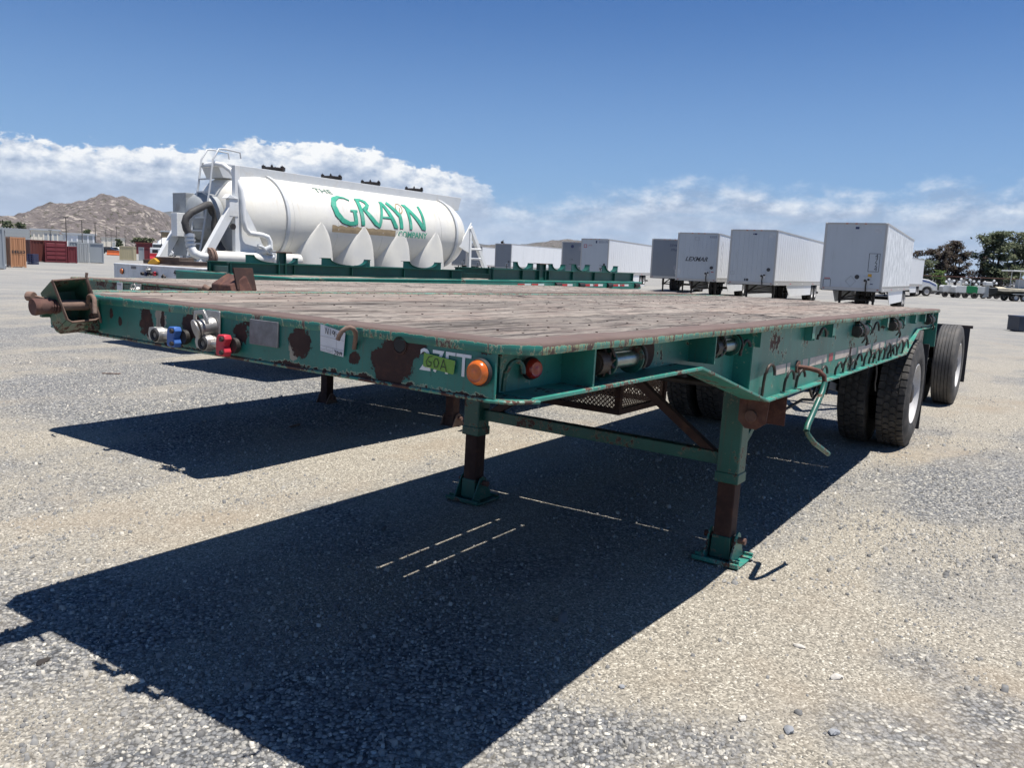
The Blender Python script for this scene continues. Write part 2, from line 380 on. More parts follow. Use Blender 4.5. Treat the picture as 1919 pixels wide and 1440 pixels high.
m_whiteflat = painted('chipped white trailer paint', (0.60, 0.62, 0.63), 0.66, 5.0, col2=(0.74, 0.75, 0.75), edge=(0.35, 0.3, 0.25))
def tank_mat():
    m, b, bs = new_mat('white tank shell'); c = coords(b)
    n = b.noise(b.scale(c, (1, 0.6, 1)), 1.3, 6, 0.6)
    col = b.ramp(n, [(0.3, (0.62, 0.61, 0.575)), (0.7, (0.74, 0.71, 0.62))])
    z = b.n('SeparateXYZ', {0: c}).outputs[2]
    drip = b.step(b.noise(b.scale(c, (1.2, 5, 0.5)), 2.2, 8, 0.7), 0.50, 0.74)
    dm = b.math('MULTIPLY', drip, b.step(z, 2.3, 3.5)); col = b.mix(b.math('MULTIPLY', dm, 0.8), col, (0.46, 0.36, 0.22))
    sp = b.step(b.noise(c, 9, 8, 0.75), 0.66, 0.72); col = b.mix(b.math('MULTIPLY', sp, 0.45), col, (0.35, 0.25, 0.15))
    b.put(bs.inputs['Base Color'], col); bs.inputs['Roughness'].default_value = 0.42
    bump(b, bs, b.math('ADD', b.noise(c, 1.4, 3, 0.5), b.math('MULTIPLY', b.noise(c, 40, 3, 0.5), 0.05)), 0.25, 0.05); return m
m_tank = tank_mat()
m_tankend = simple('grey sandblasted tank end', (0.30, 0.32, 0.33), 0.55, 0, 0.2, 3, 0.2, dirt=(0.15, 0.14, 0.13), damt=0.6)
m_spine = simple('grey white walkway', (0.52, 0.54, 0.55), 0.5, 0, 0.08, 3, 0.05, dirt=(0.4, 0.37, 0.32))
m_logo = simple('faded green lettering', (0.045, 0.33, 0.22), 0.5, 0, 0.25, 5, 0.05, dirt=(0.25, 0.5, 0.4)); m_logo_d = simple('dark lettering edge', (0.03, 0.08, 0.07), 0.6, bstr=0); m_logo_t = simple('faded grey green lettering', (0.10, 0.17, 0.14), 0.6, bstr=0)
m_board = simple('brown backing board', (0.36, 0.27, 0.16), 0.7, 0, 0.2, 5, 0.1)
m_hose = simple('grey black hose', (0.045, 0.043, 0.042), 0.7, 0, 0.2, 30, 0.2, dirt=(0.13, 0.12, 0.11))

def wood_mat(name, base=(0.235, 0.203, 0.172), dark=(0.035, 0.024, 0.02)):
    m, b, bs = new_mat(name); c = coords(b); oi = b.n('ObjectInfo').outputs['Random']
    off = b.n('CombineXYZ', {0: b.math('MULTIPLY', oi, 7.0), 1: b.math('MULTIPLY', oi, 31.0), 2: 0.0}).outputs[0]
    c2 = b.vmath('ADD', c, off)
    g = b.noise(b.scale(c2, (14, 1.5, 14)), 3.8, 11, 0.74, 0.5)
    blot = b.noise(b.scale(c2, (1.6, 0.8, 1)), 2.2, 6, 0.62)
    col = b.ramp(g, [(0.36, tuple(x*0.42 for x in base)), (0.50, base), (0.64, tuple(min(1, x*1.42) for x in base))])
    col = b.mix(b.math('MULTIPLY', b.step(blot, 0.45, 0.65), 0.55), col, (0.20, 0.145, 0.12))
    crk = b.noise(b.scale(c2, (30, 1.0, 30)), 1.6, 9, 0.66, 0.7); cm = b.step(crk, 0.55, 0.585)
    crk2 = b.noise(b.scale(c2, (9, 2.2, 9)), 2.6, 10, 0.72, 1.2); cm2 = b.step(crk2, 0.585, 0.63)
    cm = b.math('MAXIMUM', cm, cm2)
    col = b.mix(b.math('MULTIPLY', cm, 0.85), col, dark)
    v = b.math('MULTIPLY_ADD', oi, 0.5, 0.72); vv = b.n('CombineXYZ', {0: v, 1: v, 2: v}).outputs[0]
    col = b.mix(1.0, col, vv, 'MULTIPLY')
    col = b.mix(b.math('MULTIPLY', b.step(oi, 0.55, 1.0), 0.35), col, (0.17, 0.115, 0.085))
    st_ = b.step(b.noise(b.scale(c2, (0.9, 0.9, 1)), 1.1, 5, 0.6), 0.5, 0.75); col = b.mix(b.math('MULTIPLY', st_, 0.4), col, (0.105, 0.068, 0.05))
    b.put(bs.inputs['Base Color'], col); bs.inputs['Roughness'].default_value = 0.85
    h = b.math('SUBTRACT', b.math('MULTIPLY', g, 0.6), b.math('MULTIPLY', cm, 1.0)); bump(b, bs, h, 0.8, 0.006); return m
m_wood = wood_mat('weathered deck timber'); m_wood2 = wood_mat('grey deck timber', (0.27, 0.235, 0.20)); m_dark_wood = simple('dark old timber', (0.10, 0.075, 0.06), 0.9, 0, 0.3, 8, 0.5)

def tyre_mat(name, col=(0.028, 0.027, 0.026), dust=0.35):
    m, b, bs = new_mat(name); c = coords(b); n = b.noise(c, 9, 7, 0.65)
    cc = b.mix(b.math('MULTIPLY', b.step(n, 0.42, 0.7), dust), col, (0.13, 0.115, 0.10))
    b.put(bs.inputs['Base Color'], cc); bs.inputs['Roughness'].default_value = 0.78; bump(b, bs, b.noise(c, 60, 4, 0.6), 0.25, 0.002); return m
m_tyre = tyre_mat('black tyre', (0.032, 0.031, 0.030), 0.55); m_tyre_d = tyre_mat('dusty grey tyre', (0.06, 0.058, 0.056), 0.55)
def rim_mat():
    m, b, bs = new_mat('speckled white rim'); c = coords(b)
    sp = b.step(b.noise(c, 60, 5, 0.7), 0.60, 0.66); col = b.mix(b.math('MULTIPLY', sp, 0.6), (0.54, 0.53, 0.52), (0.12, 0.10, 0.085))
    d = b.step(b.noise(c, 5, 5, 0.6), 0.5, 0.8); col = b.mix(b.math('MULTIPLY', d, 0.25), col, (0.4, 0.34, 0.28))
    b.put(bs.inputs['Base Color'], col); bs.inputs['Roughness'].default_value = 0.5; return m
m_rim = rim_mat(); m_flap = simple('black mud flap', (0.018, 0.019, 0.024), 0.6, 0, 0.3, 4, 0.1, dirt=(0.06, 0.055, 0.05))

def gpt(px, row):
    d = _F + CR*((px-959.5)/FPX) - CU*((row-720)/FPX); t = -CAMH/d.z; return Vector((0, 0, CAMH)) + d*t
# where the yard is dusty (-) or stony (+): world x, y, radius, amount
ZONES = [(*gpt(px, row).xy, r, a*.72) for px, row, r, a in [(1180, 1190, .55, -.13), (1450, 1130, .6, -.14), (1660, 1180, .5, -.10), (1620, 1300, .35, -.08), (700, 870, 1.0, -.13), (980, 830, .8, -.12), (420, 930, 1.2, -.04), (1500, 1390, .25, -.04),
    (150, 1330, .6, .14), (450, 1420, .4, .10), (1050, 1390, .25, .15), (1250, 1400, .2, .10), (1750, 930, .9, .14), (1500, 960, .5, .10), (250, 720, 2.5, .08), (60, 640, 3.0, .08), (1720, 1240, .22, .12), (1850, 1330, .2, .12), (1350, 1400, .2, .12), (700, 1300, .6, .14), (100, 1180, .5, .06), (1860, 800, 1.5, -.09), (1800, 780, 1.0, -.06), (60, 820, .9, -.10), (330, 1000, .5, -.06)]]
def ground_mat():
    m, b, bs = new_mat('gravel and packed dust'); c = coords(b)
    warp = b.vmath('ADD', c, b.vmath('SCALE', b.n('TexNoise', {'Vector': c, 'Scale': 30.0, 'Detail': 2.0}).outputs[1], scale=0.02))
    lw = b.noise(c, 0.33, 6, 0.6, 0.6); lw2 = b.noise(b.scale(c, (1, 1, 1)), 1.1, 6, 0.62); lw3 = b.noise(b.add(c, (40, 12, 0)), 0.055, 4, 0.55)
    # gravel amount: 1 = loose grey stone, 0 = tan fines
    g = b.math('ADD', b.math('MULTIPLY', lw, 0.55), b.math('MULTIPLY', lw2, 0.28)); g = b.math('ADD', g, b.math('MULTIPLY', lw3, 0.24))
    xy = b.n('SeparateXYZ', {0: c})
    # wheel-packed tan strips along the row of trailers
    t = b.math('SINE', b.math('ADD', b.math('MULTIPLY', xy.outputs[0], 0.55), b.math('MULTIPLY', xy.outputs[1], -0.35)))
    g = b.math('ADD', g, b.math('MULTIPLY', t, 0.03))
    # tyre tracks running past the trailers
    pq = b.math('ADD', b.math('MULTIPLY', xy.outputs[0], 0.83), b.math('MULTIPLY', xy.outputs[1], -0.56)); pq = b.math('ADD', b.math('MULTIPLY', pq, 3.1), b.math('MULTIPLY', b.noise(c, 0.16, 2, 0.5), 9.0))
    trk = b.step(b.math('SINE', pq), 0.62, 0.85); g = b.math('ADD', g, b.math('MULTIPLY', trk, -0.055))
    for zx, zy, zr, za in ZONES:
        dd = b.vmath('DISTANCE', c, (zx, zy, 0)); g = b.math('ADD', g, b.math('MULTIPLY', b.step(dd, zr*1.5, zr*.2), za))
    gm = b.step(g, 0.44, 0.62)
    vc = b.voro(warp, 55, out=1); vd = b.voro(warp, 55)
    vc2 = b.voro(b.add(warp, (3, 5, 1)), 120, out=1); vd2 = b.voro(b.add(warp, (3, 5, 1)), 120)
    r1 = b.n('SeparateColor', {0: vc}).outputs[0]; r2 = b.n('SeparateColor', {0: vc2}).outputs[1]
    stone = b.ramp(r1, [(0.0, (0.085, 0.091, 0.099)), (0.35, (0.194, 0.198, 0.205)), (0.7, (0.285, 0.280, 0.264)), (0.93, (0.410, 0.393, 0.353)), (1.0, (0.638, 0.616, 0.547))])
    fine = b.ramp(r2, [(0.0, (0.129, 0.119, 0.101)), (0.5, (0.263, 0.239, 0.196)), (0.9, (0.381, 0.349, 0.288)), (1.0, (0.582, 0.549, 0.470))])
    tan2 = b.step(b.noise(b.add(c, (9, 2, 4)), 0.5, 5, 0.6), 0.52, 0.68)
    fine = b.mix(b.math('MULTIPLY', tan2, 0.5), fine, (0.25, 0.20, 0.145))
    edge = b.math('MULTIPLY', b.step(vd, 0.40, 0.75), 0.8)  # shade in the gaps between stones, put into the colour
    stone = b.mix(edge, stone, (0.04, 0.04, 0.04))
    few = b.step(b.math('ADD', b.noise(c, 2.6, 5, 0.7), b.math('MULTIPLY', b.math('SUBTRACT', g, 0.53), 0.6)), 0.60, 0.68)              # loose clusters on the dust
    gm2 = b.math('MAXIMUM', gm, b.math('MULTIPLY', few, 0.75))
    col = b.mix(gm2, fine, stone)
    farm = b.step(b.vmath('LENGTH', c), 9, 40)
    farc = b.ramp(b.noise(b.scale(c, (0.25, 1, 1)), 0.35, 9, 0.72), [(0.35, (0.190, 0.194, 0.196)), (0.55, (0.263, 0.258, 0.244)), (0.72, (0.358, 0.336, 0.291))])
    col = b.mix(b.math('MULTIPLY', farm, 0.75), col, farc)
    b.put(bs.inputs['Base Color'], col); bs.inputs['Roughness'].default_value = 0.93; bs.inputs['Specular IOR Level'].default_value = 0.2
    h = b.math('MULTIPLY', b.math('SUBTRACT', 1.0, vd), b.math('MULTIPLY_ADD', gm2, 1.0, 0.1))
    h = b.math('ADD', h, b.math('MULTIPLY', b.math('SUBTRACT', 1.0, vd2), 0.35)); h = b.math('ADD', h, b.math('MULTIPLY', b.noise(c, 7, 6, 0.65), 1.2))
    bump(b, bs, h, 0.85, 0.010); return m
m_ground = ground_mat()
def stone_mat():
    m, b, bs = new_mat('loose stone'); r = b.n('NewGeometry').outputs['Random Per Island']; c = coords(b)
    col = b.ramp(r, [(0.0, (0.097, 0.103, 0.114)), (0.4, (0.205, 0.211, 0.217)), (0.7, (0.308, 0.302, 0.285)), (0.9, (0.422, 0.399, 0.348)), (1.0, (0.661, 0.627, 0.559))])
    b.put(bs.inputs['Base Color'], b.mix(b.math('MULTIPLY', b.noise(c, 120, 3, 0.6), 0.4), col, (0.30, 0.27, 0.22))); bs.inputs['Roughness'].default_value = 0.9; bs.inputs['Specular IOR Level'].default_value = 0.2; return m
m_stone = stone_mat()
def leaf_mat(name, a, c2, d):
    m, b, bs = new_mat(name); r = b.n('NewGeometry').outputs['Random Per Island']; n = b.noise(coords(b), 0.5, 3, 0.5)
    col = b.ramp(b.math('ADD', b.math('MULTIPLY', r, 0.6), b.math('MULTIPLY', n, 0.4)), [(0.25, a), (0.5, c2), (0.75, d)])
    b.put(bs.inputs['Base Color'], col); bs.inputs['Roughness'].default_value = 0.75; bs.inputs['Specular IOR Level'].default_value = 0.2; return m
m_leafg = leaf_mat('eucalyptus leaves', (0.035, 0.050, 0.025), (0.070, 0.090, 0.046), (0.14, 0.15, 0.085)); m_leafb = leaf_mat('singed brown leaves', (0.022, 0.016, 0.014), (0.048, 0.032, 0.026), (0.075, 0.065, 0.04)); m_leafl = leaf_mat('bright shrub leaves', (0.05, 0.09, 0.02), (0.09, 0.15, 0.03), (0.14, 0.2, 0.06))
m_bark = simple('dark bark', (0.045, 0.035, 0.03), 0.9, 0, 0.4, 4, 0.4)
def hill_mat(name, a, c2, rock, green=(0.09, 0.085, 0.055), sc=1.0, rockth=0.55):
    m, b, bs = new_mat(name); c = coords(b)
    n = b.noise(c, 0.012*sc, 10, 0.65, 0.5); n2 = b.noise(b.scale(c, (1, 1, 2.2)), 0.035*sc, 10, 0.7); n3 = b.noise(c, 0.10*sc, 8, 0.7)
    col = b.ramp(n, [(0.35, a), (0.6, c2)])
    col = b.mix(b.step(n3, 0.5, 0.62), col, green)
    col = b.mix(b.step(n2, rockth, rockth+0.06), col, rock)
    v = b.voro(b.scale(c, (1, 1, 1.4)), 0.05*sc); col = b.mix(b.math('MULTIPLY', b.step(v, 0.30, 0.10), 0.55), col, rock)
    b.put(bs.inputs['Base Color'], col); bs.inputs['Roughness'].default_value = 0.95; bs.inputs['Specular IOR Level'].default_value = 0.1
    bump(b, bs, b.math('ADD', b.math('MULTIPLY', n2, 1.0), n3), 1.0, 14/sc); return m
m_hill = hill_mat('boulder hillside', (0.17, 0.145, 0.14), (0.25, 0.215, 0.20), (0.50, 0.44, 0.38))
m_hillfar = hill_mat('far range', (0.11, 0.105, 0.10), (0.15, 0.14, 0.125), (0.22, 0.20, 0.18), (0.07, 0.08, 0.06), 0.25, 0.62)

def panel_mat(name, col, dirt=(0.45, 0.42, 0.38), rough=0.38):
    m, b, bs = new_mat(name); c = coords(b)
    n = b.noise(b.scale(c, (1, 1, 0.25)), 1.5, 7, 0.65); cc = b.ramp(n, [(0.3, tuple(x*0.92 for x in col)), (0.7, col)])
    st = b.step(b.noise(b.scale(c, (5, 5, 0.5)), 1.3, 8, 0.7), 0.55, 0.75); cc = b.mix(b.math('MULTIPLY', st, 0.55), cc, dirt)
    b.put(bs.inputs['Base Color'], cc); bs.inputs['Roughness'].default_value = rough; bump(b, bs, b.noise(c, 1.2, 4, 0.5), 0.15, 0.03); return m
m_vannose = panel_mat('van nose panel', (0.43, 0.46, 0.485), (0.30, 0.31, 0.31)); m_vannose_g = panel_mat('grey van nose panel', (0.19, 0.21, 0.235), (0.17, 0.17, 0.17)); m_vanside = panel_mat('van side panel', (0.80, 0.81, 0.815), (0.58, 0.56, 0.52)); m_vanrail = panel_mat('aluminium van rail', (0.42, 0.41, 0.39), rough=0.45)  # m_vannose darker than the white sides, nose shade put into its colour
def peel_mat():
    m, b, bs = new_mat('peeling white side panel'); c = coords(b)
    n = b.noise(b.scale(c, (1, 1.2, 0.7)), 2.2, 10, 0.72); cc = b.ramp(n, [(0.42, (0.50, 0.52, 0.53)), (0.5, (0.66, 0.67, 0.67)), (0.56, (0.84, 0.85, 0.85))])
    b.put(bs.inputs['Base Color'], cc); bs.inputs['Roughness'].default_value = 0.4; return m
m_peel = peel_mat()
m_darkblue = simple('dark blue decal', (0.02, 0.03, 0.09), 0.5, bstr=0); m_decred = simple('faded red decal', (0.35, 0.06, 0.07), 0.5, bstr=0); m_dec = simple('black decal', (0.03, 0.03, 0.035), 0.5, bstr=0); m_yel = simple('orange sticker', (0.55, 0.30, 0.03), 0.5, bstr=0)
m_tapered = simple('red reflective tape', (0.50, 0.02, 0.025), 0.4, bstr=0); m_tapewhite = simple('white reflective tape', (0.68, 0.68, 0.66), 0.4, bstr=0); m_tapegrey = simple('worn grey reflective tape', (0.52, 0.45, 0.39), 0.6, 0, 0.2, 8, 0.1, dirt=(0.22, 0.2, 0.19))
m_glass = simple('dark window glass', (0.02, 0.025, 0.03), 0.08, bstr=0, spec=0.8); m_silver = simple('galvanised steel', (0.45, 0.46, 0.47), 0.4, 0.6)
YAW = R(-33.84589551); TX, TY = -0.994037374, 2.770125182
def L(x, y, z=0):
    c, s = math.cos(YAW), math.sin(YAW); return Vector((TX + c*x - s*y, TY + s*x + c*y, z))

# ---------------------------------------------------------------- ground
def build_ground():
    # one sheet to the horizon, finer near the camera
    xs = [-9000, -3000, -900, -300, -100, -40, -20] + [i*1.0 for i in range(-12, 21)] + [30, 50, 120, 300, 900, 3000, 9000]
    ys = [-300, -60, -12] + [i*1.0 for i in range(-4, 22)] + [30, 50, 90, 160, 300, 900, 3000, 12000]
    mb = MB(); vs = [(x, y, 0) for y in ys for x in xs]; n = len(xs)
    mb.add(vs, [(j*n+i, j*n+i+1, (j+1)*n+i+1, (j+1)*n+i) for j in range(len(ys)-1) for i in range(n-1)])
    mb.build('gravel_ground', m_ground, kind='structure')
build_ground()

def build_stones():
    """loose stones lying on the yard in front: one counted-by-nobody mass"""
    N = 115000
    x = rng.uniform(-7.5, 9.5, N*4); y = rng.uniform(0.9, 12.0, N*4)
    def fld(x, y):
        return (np.sin(x*1.3+y*0.7+1)+np.sin(x*0.6-y*1.9+2.2)+np.sin(x*3.1+y*2.3)+np.sin(x*5.3-y*4.1+.7)*.8+np.sin(-x*8.7+y*6.9)*.6)/3.4
    zb = sum(a_*np.clip(1-(np.hypot(x-zx, y-zy)/(zr*1.6))**2, 0, 1) for zx, zy, zr, a_ in ZONES)
    den = np.clip(0.40+0.7*fld(x, y)+4.0*zb, 0.04, 1.0)*np.clip((5.0/np.hypot(x, y))**1.2, 0.10, 1.0)*(np.abs(x) < y*0.72+1.0)
    keep = rng.random(N*4) < den; x = x[keep][:N]; y = y[keep][:N]; N = len(x)
    r = np.clip(rng.lognormal(math.log(0.0055), 0.48, N), 0.003, 0.024)
    big = rng.random(N) < 0.004; r[big] *= 1.9
    base = np.array([[-1,-1,-1],[1,-1,-1],[1,1,-1],[-1,1,-1],[-.75,-.75,1],[.75,-.75,1],[.75,.75,1],[-.75,.75,1]], float)*0.62
    f = np.array([[0,1,5,4],[1,2,6,5],[2,3,7,6],[3,0,4,7],[4,5,6,7]])
    V = base[None]*rng.uniform(0.65, 1.35, (N, 8, 3)) * np.stack([np.ones(N), rng.uniform(0.6, 1, N), rng.uniform(0.5, 1.0, N)], 1)[:, None, :]
    a = rng.uniform(0, 2*PI, N); ca, sa = np.cos(a), np.sin(a)
    X = V[:, :, 0]*ca[:, None]-V[:, :, 1]*sa[:, None]; Y = V[:, :, 0]*sa[:, None]+V[:, :, 1]*ca[:, None]
    tl = rng.uniform(-.35, .35, (N, 2)); Z = V[:, :, 2] + X*tl[:, :1] + Y*tl[:, 1:]
    P = np.stack([X, Y, Z], 2)*r[:, None, None]; P[:, :, 0] += x[:, None]; P[:, :, 1] += y[:, None]; P[:, :, 2] += (r*0.30)[:, None]
    me = bpy.data.meshes.new('loose_stones'); nf = len(f)
    me.vertices.add(N*8); me.vertices.foreach_set('co', P.reshape(-1).astype(np.float32))
    idx = (f[None]+np.arange(N)[:, None, None]*8).reshape(-1)
    me.loops.add(len(idx)); me.loops.foreach_set('vertex_index', idx.astype(np.int32))
    me.polygons.add(N*nf); me.polygons.foreach_set('loop_start', np.arange(0, len(idx), 4, dtype=np.int32)); me.polygons.foreach_set('loop_total', np.full(N*nf, 4, np.int32))
    me.update(calc_edges=True); me.validate(); me.materials.append(m_stone)
    o = bpy.data.objects.new('loose_stones', me); COL.objects.link(o); o['kind'] = 'stuff'; o['label'] = 'loose grey and tan gravel stones scattered over the yard'; o['category'] = 'gravel'
build_stones()

def rock_mb(r, seed, sx=1, sy=1, sz=0.6):
    rnd = random.Random(seed); bm = bmesh.new(); bmesh.ops.create_icosphere(bm, subdivisions=2, radius=1)
    for v in bm.verts:
        k = 1 + rnd.uniform(-.16, .16) + 0.22*math.sin(v.co.x*3+seed)*math.cos(v.co.y*2.6+seed); v.co *= k*r
        v.co.x *= sx; v.co.y *= sy; v.co.z *= sz
    mb = MB(); mb.add([v.co[:] for v in bm.verts], [tuple(v.index for v in f.verts) for f in bm.faces]); bm.free(); return mb
m_rock1 = simple('pale stone', (0.50, 0.47, 0.42), 0.9, 0, 0.15, 40, 0.4); m_rock2 = simple('grey stone', (0.24, 0.25, 0.265), 0.85, 0, 0.2, 40, 0.3); m_rock3 = simple('black brown lump', (0.03, 0.025, 0.022), 0.9)
for px, row, r, sx, sy, sz, m, lab in [
    (1568, 1272, .026, 1.3, .7, .5, m_rock1, 'pale angular stone lying on tan dust below the shadow edge'),
    (1478, 1372, .022, 1.2, .8, .6, m_rock2, 'smooth grey pebble near the bottom edge, left of a paler one'),
    (1562, 1376, .022, 1.1, .8, .55, m_rock2, 'rounded grey pebble right of the smooth grey pebble near the bottom edge'),
    (1390, 1350, .017, 1, .9, .7, m_rock1, 'small cream stone left of the two grey pebbles'),
    (1498, 1214, .020, 1.3, .6, .5, m_rock1, 'flat white stone upper left of the pale angular stone'),
    (1165, 1290, .012, 1, 1, .7, m_rock2, 'small dark pebble on bare dust just right of the big shadow'),
    (80, 1242, .026, 1.3, .8, .25, m_rock3, 'flat dark brown lump on the gravel left of the big shadow')]:
    p = gpt(px, row); o = rock_mb(r, int(px), sx, sy, sz).build('stone', m, smooth=35); o.location = (p.x, p.y, r*sz*0.45); o.rotation_euler.z = px
    o['label'] = lab; o['category'] = 'stone'
for px, row, ln, a, lab in [(208, 702, .22, .1, 'thin orange brown stick lying on the gravel at far left'), (552, 800, .16, 1.2, 'short pale stick inside the second trailer shadow')]:
    p = gpt(px, row); mb = MB(); mb.cbox((0, 0, .012), (ln, .02, .012)); mb.cbox((ln*.42, .01, .014), (ln*.25, .012, .009), rot=Matrix.Rotation(.5, 3, 'Z'))
    o = mb.build('wood_stick', m_rust_l, bevel=.002); o.location = (p.x, p.y, 0); o.rotation_euler.z = a; o['label'] = lab; o['category'] = 'stick'

# ---------------------------------------------------------------- shared vehicle parts
def wheel_proto(parent, name, tread, r=0.535, w=0.25):
    """wheel with axis +x; outer face at x=0, tyre fills x in [-w, 0]"""
    wh = bpy.data.objects.new(name, None); COL.objects.link(wh); wh.parent = parent; wh.empty_display_size = .2
    mb = MB(); n = 72; rr = r; hw = w
    if tread == 'rib':
        prof = [(0, 0.300), (0.010, .315), (0.018, .36), (0.020, .43), (0.004, rr-.03), (-.008, rr-.010), (-.022, rr-.002)]
        x = -.022
        for g in (.052, .092, .132, .172, .208): prof += [(-g+.004, rr), (-g+.003, rr-.013), (-g-.003, rr-.013), (-g-.004, rr)]
        prof += [(-.235, rr-.004), (-.25, rr-.03), (-.262, .43), (-.258, .36), (-.25, .30)]
    else:
        rb = rr-.014
        prof = [(0, 0.300), (0.010, .315), (0.019, .36), (0.021, .43), (0.004, rb-.03), (-.006, rb-.004), (-.020, rb), (-.23, rb), (-.246, rb-.02), (-.262, .43), (-.258, .36), (-.25, .30)]
    mb.lathe([(a, c) for a, c in prof], (0, 0, 0), (1, 0, 0), n, close=True)
    ty = mb.build('tyre', m_tyre_d if tread == 'rib' else m_tyre, wh, smooth=30)
    if tread == 'lug':
        tb = MB(); cnt = 44
        for row, (x0, x1) in enumerate([(-.003, -.062), (-.070, -.122), (-.128, -.180), (-.188, -.246)]):
            for i in range(cnt):
                a0 = 2*PI*(i+0.5*(row % 2)+(.12 if row in (0, 3) else 0))/cnt; da = 2*PI/cnt*(0.43 if row in (0, 3) else .41); ht = rr if row in (1, 2) else rr-.001; base = rb-.004
                k = .55 if row in (1, 2) else 1.0; xm = (x0+x1)/2
                def pt(x, a, q): return (x, q*math.cos(a), q*math.sin(a))
                ring = [(x0, -da*k), (xm, -da), (x1, -da*k), (x1, da*k), (xm, da), (x0, da*k)]
                lo = [pt(x, a0+a, base) for x, a in ring]; hi = [pt(xm+(x-xm)*.92, a0+a*.92, ht if abs(x) > .01 else ht-.008) for x, a in ring]
                if row == 0: lo = [pt(x+(.004 if x > -.01 else 0), a0+a, base-(.03 if x > -.01 else 0)) for x, a in ring]
                tb.add(lo+hi, [(6,7,8,9,10,11)]+[(j, (j+1) % 6, 6+(j+1) % 6, 6+j) for j in range(6)])
        tb.build('tread_blocks', m_tyre, wh, kind='stuff')
    rm = MB(); rm.lathe([(.004, .300), (.008, .292), (-.004, .280), (-.030, .272), (-.048, .262), (-.056, .245), (-.060, .14), (-.058, .0)], (0, 0, 0), (1, 0, 0), 48, cap0=False)
    rm.build('rim', m_rim, wh, smooth=40)
    hb = MB(); hb.lathe([(-.060, .105), (-.025, .10), (-.012, .085), (-.008, 0)], (0, 0, 0), (1, 0, 0), 24)
    for i in range(10):
        a = 2*PI*i/10; hb.cyl((-.060, .142*math.cos(a), .142*math.sin(a)), (-.036, .142*math.cos(a), .142*math.sin(a)), .013, 6)
    for i in range(8):
        a = 2*PI*(i+.5)/8; pass
    hb.build('hub', m_iron, wh, smooth=40)
    hh = MB()
    for i in range(8):
        a = 2*PI*(i+.5)/8; hh.cyl((-.061, .205*math.cos(a), .205*math.sin(a)), (-.0555, .205*math.cos(a), .205*math.sin(a)), .024, 12)
    hh.build('hand_hole', m_rubber, wh, smooth=40)
    return wh

def hook_mb(y, z0, h, x, w=.032, r=.0075, lean=0.0, out=.018):
    pts = [(x, y, z0), (x+.002, y+lean*.3, z0+h*.5), (x+.006, y+lean*.6, z0+h-w*.6)]
    for k in range(0, 8):
        a = PI - k*PI/6.2; pts.append((x+.010+out*(k/7), y+lean*.7+w+w*math.cos(a), z0+h-w*.5+w*.95*math.sin(a)))
    return MB().tube(pts, r, 7)

def winch(parent, y, x=1.135, z=1.345, r=.052, ln=.17):
    e = bpy.data.objects.new('winch', None); COL.objects.link(e); e.parent = parent
    d = MB(); d.cyl((x+.03, y, z), (x+.03, y+ln, z), .027, 20); d.box((x+.025, y+.03, z+.020), (x+.037, y+ln-.03, z+.030)); d.build('drum', m_chrome, e, smooth=40)
    p = MB()
    for yy in (y-.004, y+ln-.006): p.cyl((x+.02, yy, z), (x+.02, yy+.009, z), r, 22)
    p.box((x-.035, y-.01, z+.030), (x+.03, y+ln+.01, z+.075)); p.build('side_plate', m_legtube, e, smooth=30, bevel=.002)
    g = MB(); n = 11
    ring = []
    for i in range(n*2):
        a = PI*i/n; q = .047 if i % 2 else .033; ring.append((x+.03+q*math.cos(a), z+q*math.sin(a)))
    g.prism(ring, 1, y-.030, y-.016)
    g.build('ratchet_gear', m_iron, e, smooth=30)
    c = MB(); c.cyl((x+.03, y-.085, z), (x+.03, y-.03, z), .038, 18); c.cyl((x+.03, y-.090, z), (x+.03, y-.085, z), .030, 18)
    c.tube([(x+.01, y-.02, z+.055), (x+.035, y-.025, z+.062), (x+.060, y-.02, z+.045), (x+.068, y-.012, z+.02)], .005, 6)
    c.build('crank_socket', m_iron, e, smooth=35)
    sr = MB(); w_ = ln*.55
    sr.lathe([(0, .030), (0, .043), (w_*.5, .046), (w_, .042), (w_, .030)], (x+.03, y+.04, z), (0, 1, 0), 18)
    if y > 3 or y < 1:
        sr.tube([(x+.06, y+.10, z-.03), (x+.072, y+.11, z-.07), (x+.065, y+.12, z-.10)], .008, 5); sr.tube([(x+.02, y+.05, z+.045), (x+.07, y+.02, z+.02), (x+.075, y+.0, z-.05), (x+.05, y+.05, z-.08)], .006, 5)
    if y > 3: sr.build('strap_roll', m_iron, e, smooth=35)
    b2 = MB(); pts = [(x+.02+.054*math.sin(a), y+ln+.012, z+.054*math.cos(a)) for a in [R(-20+18*k) for k in range(9)]]
    b2.tube(pts, .0045, 6); b2.build('guard_ring', m_iron, e, smooth=35)
    return e

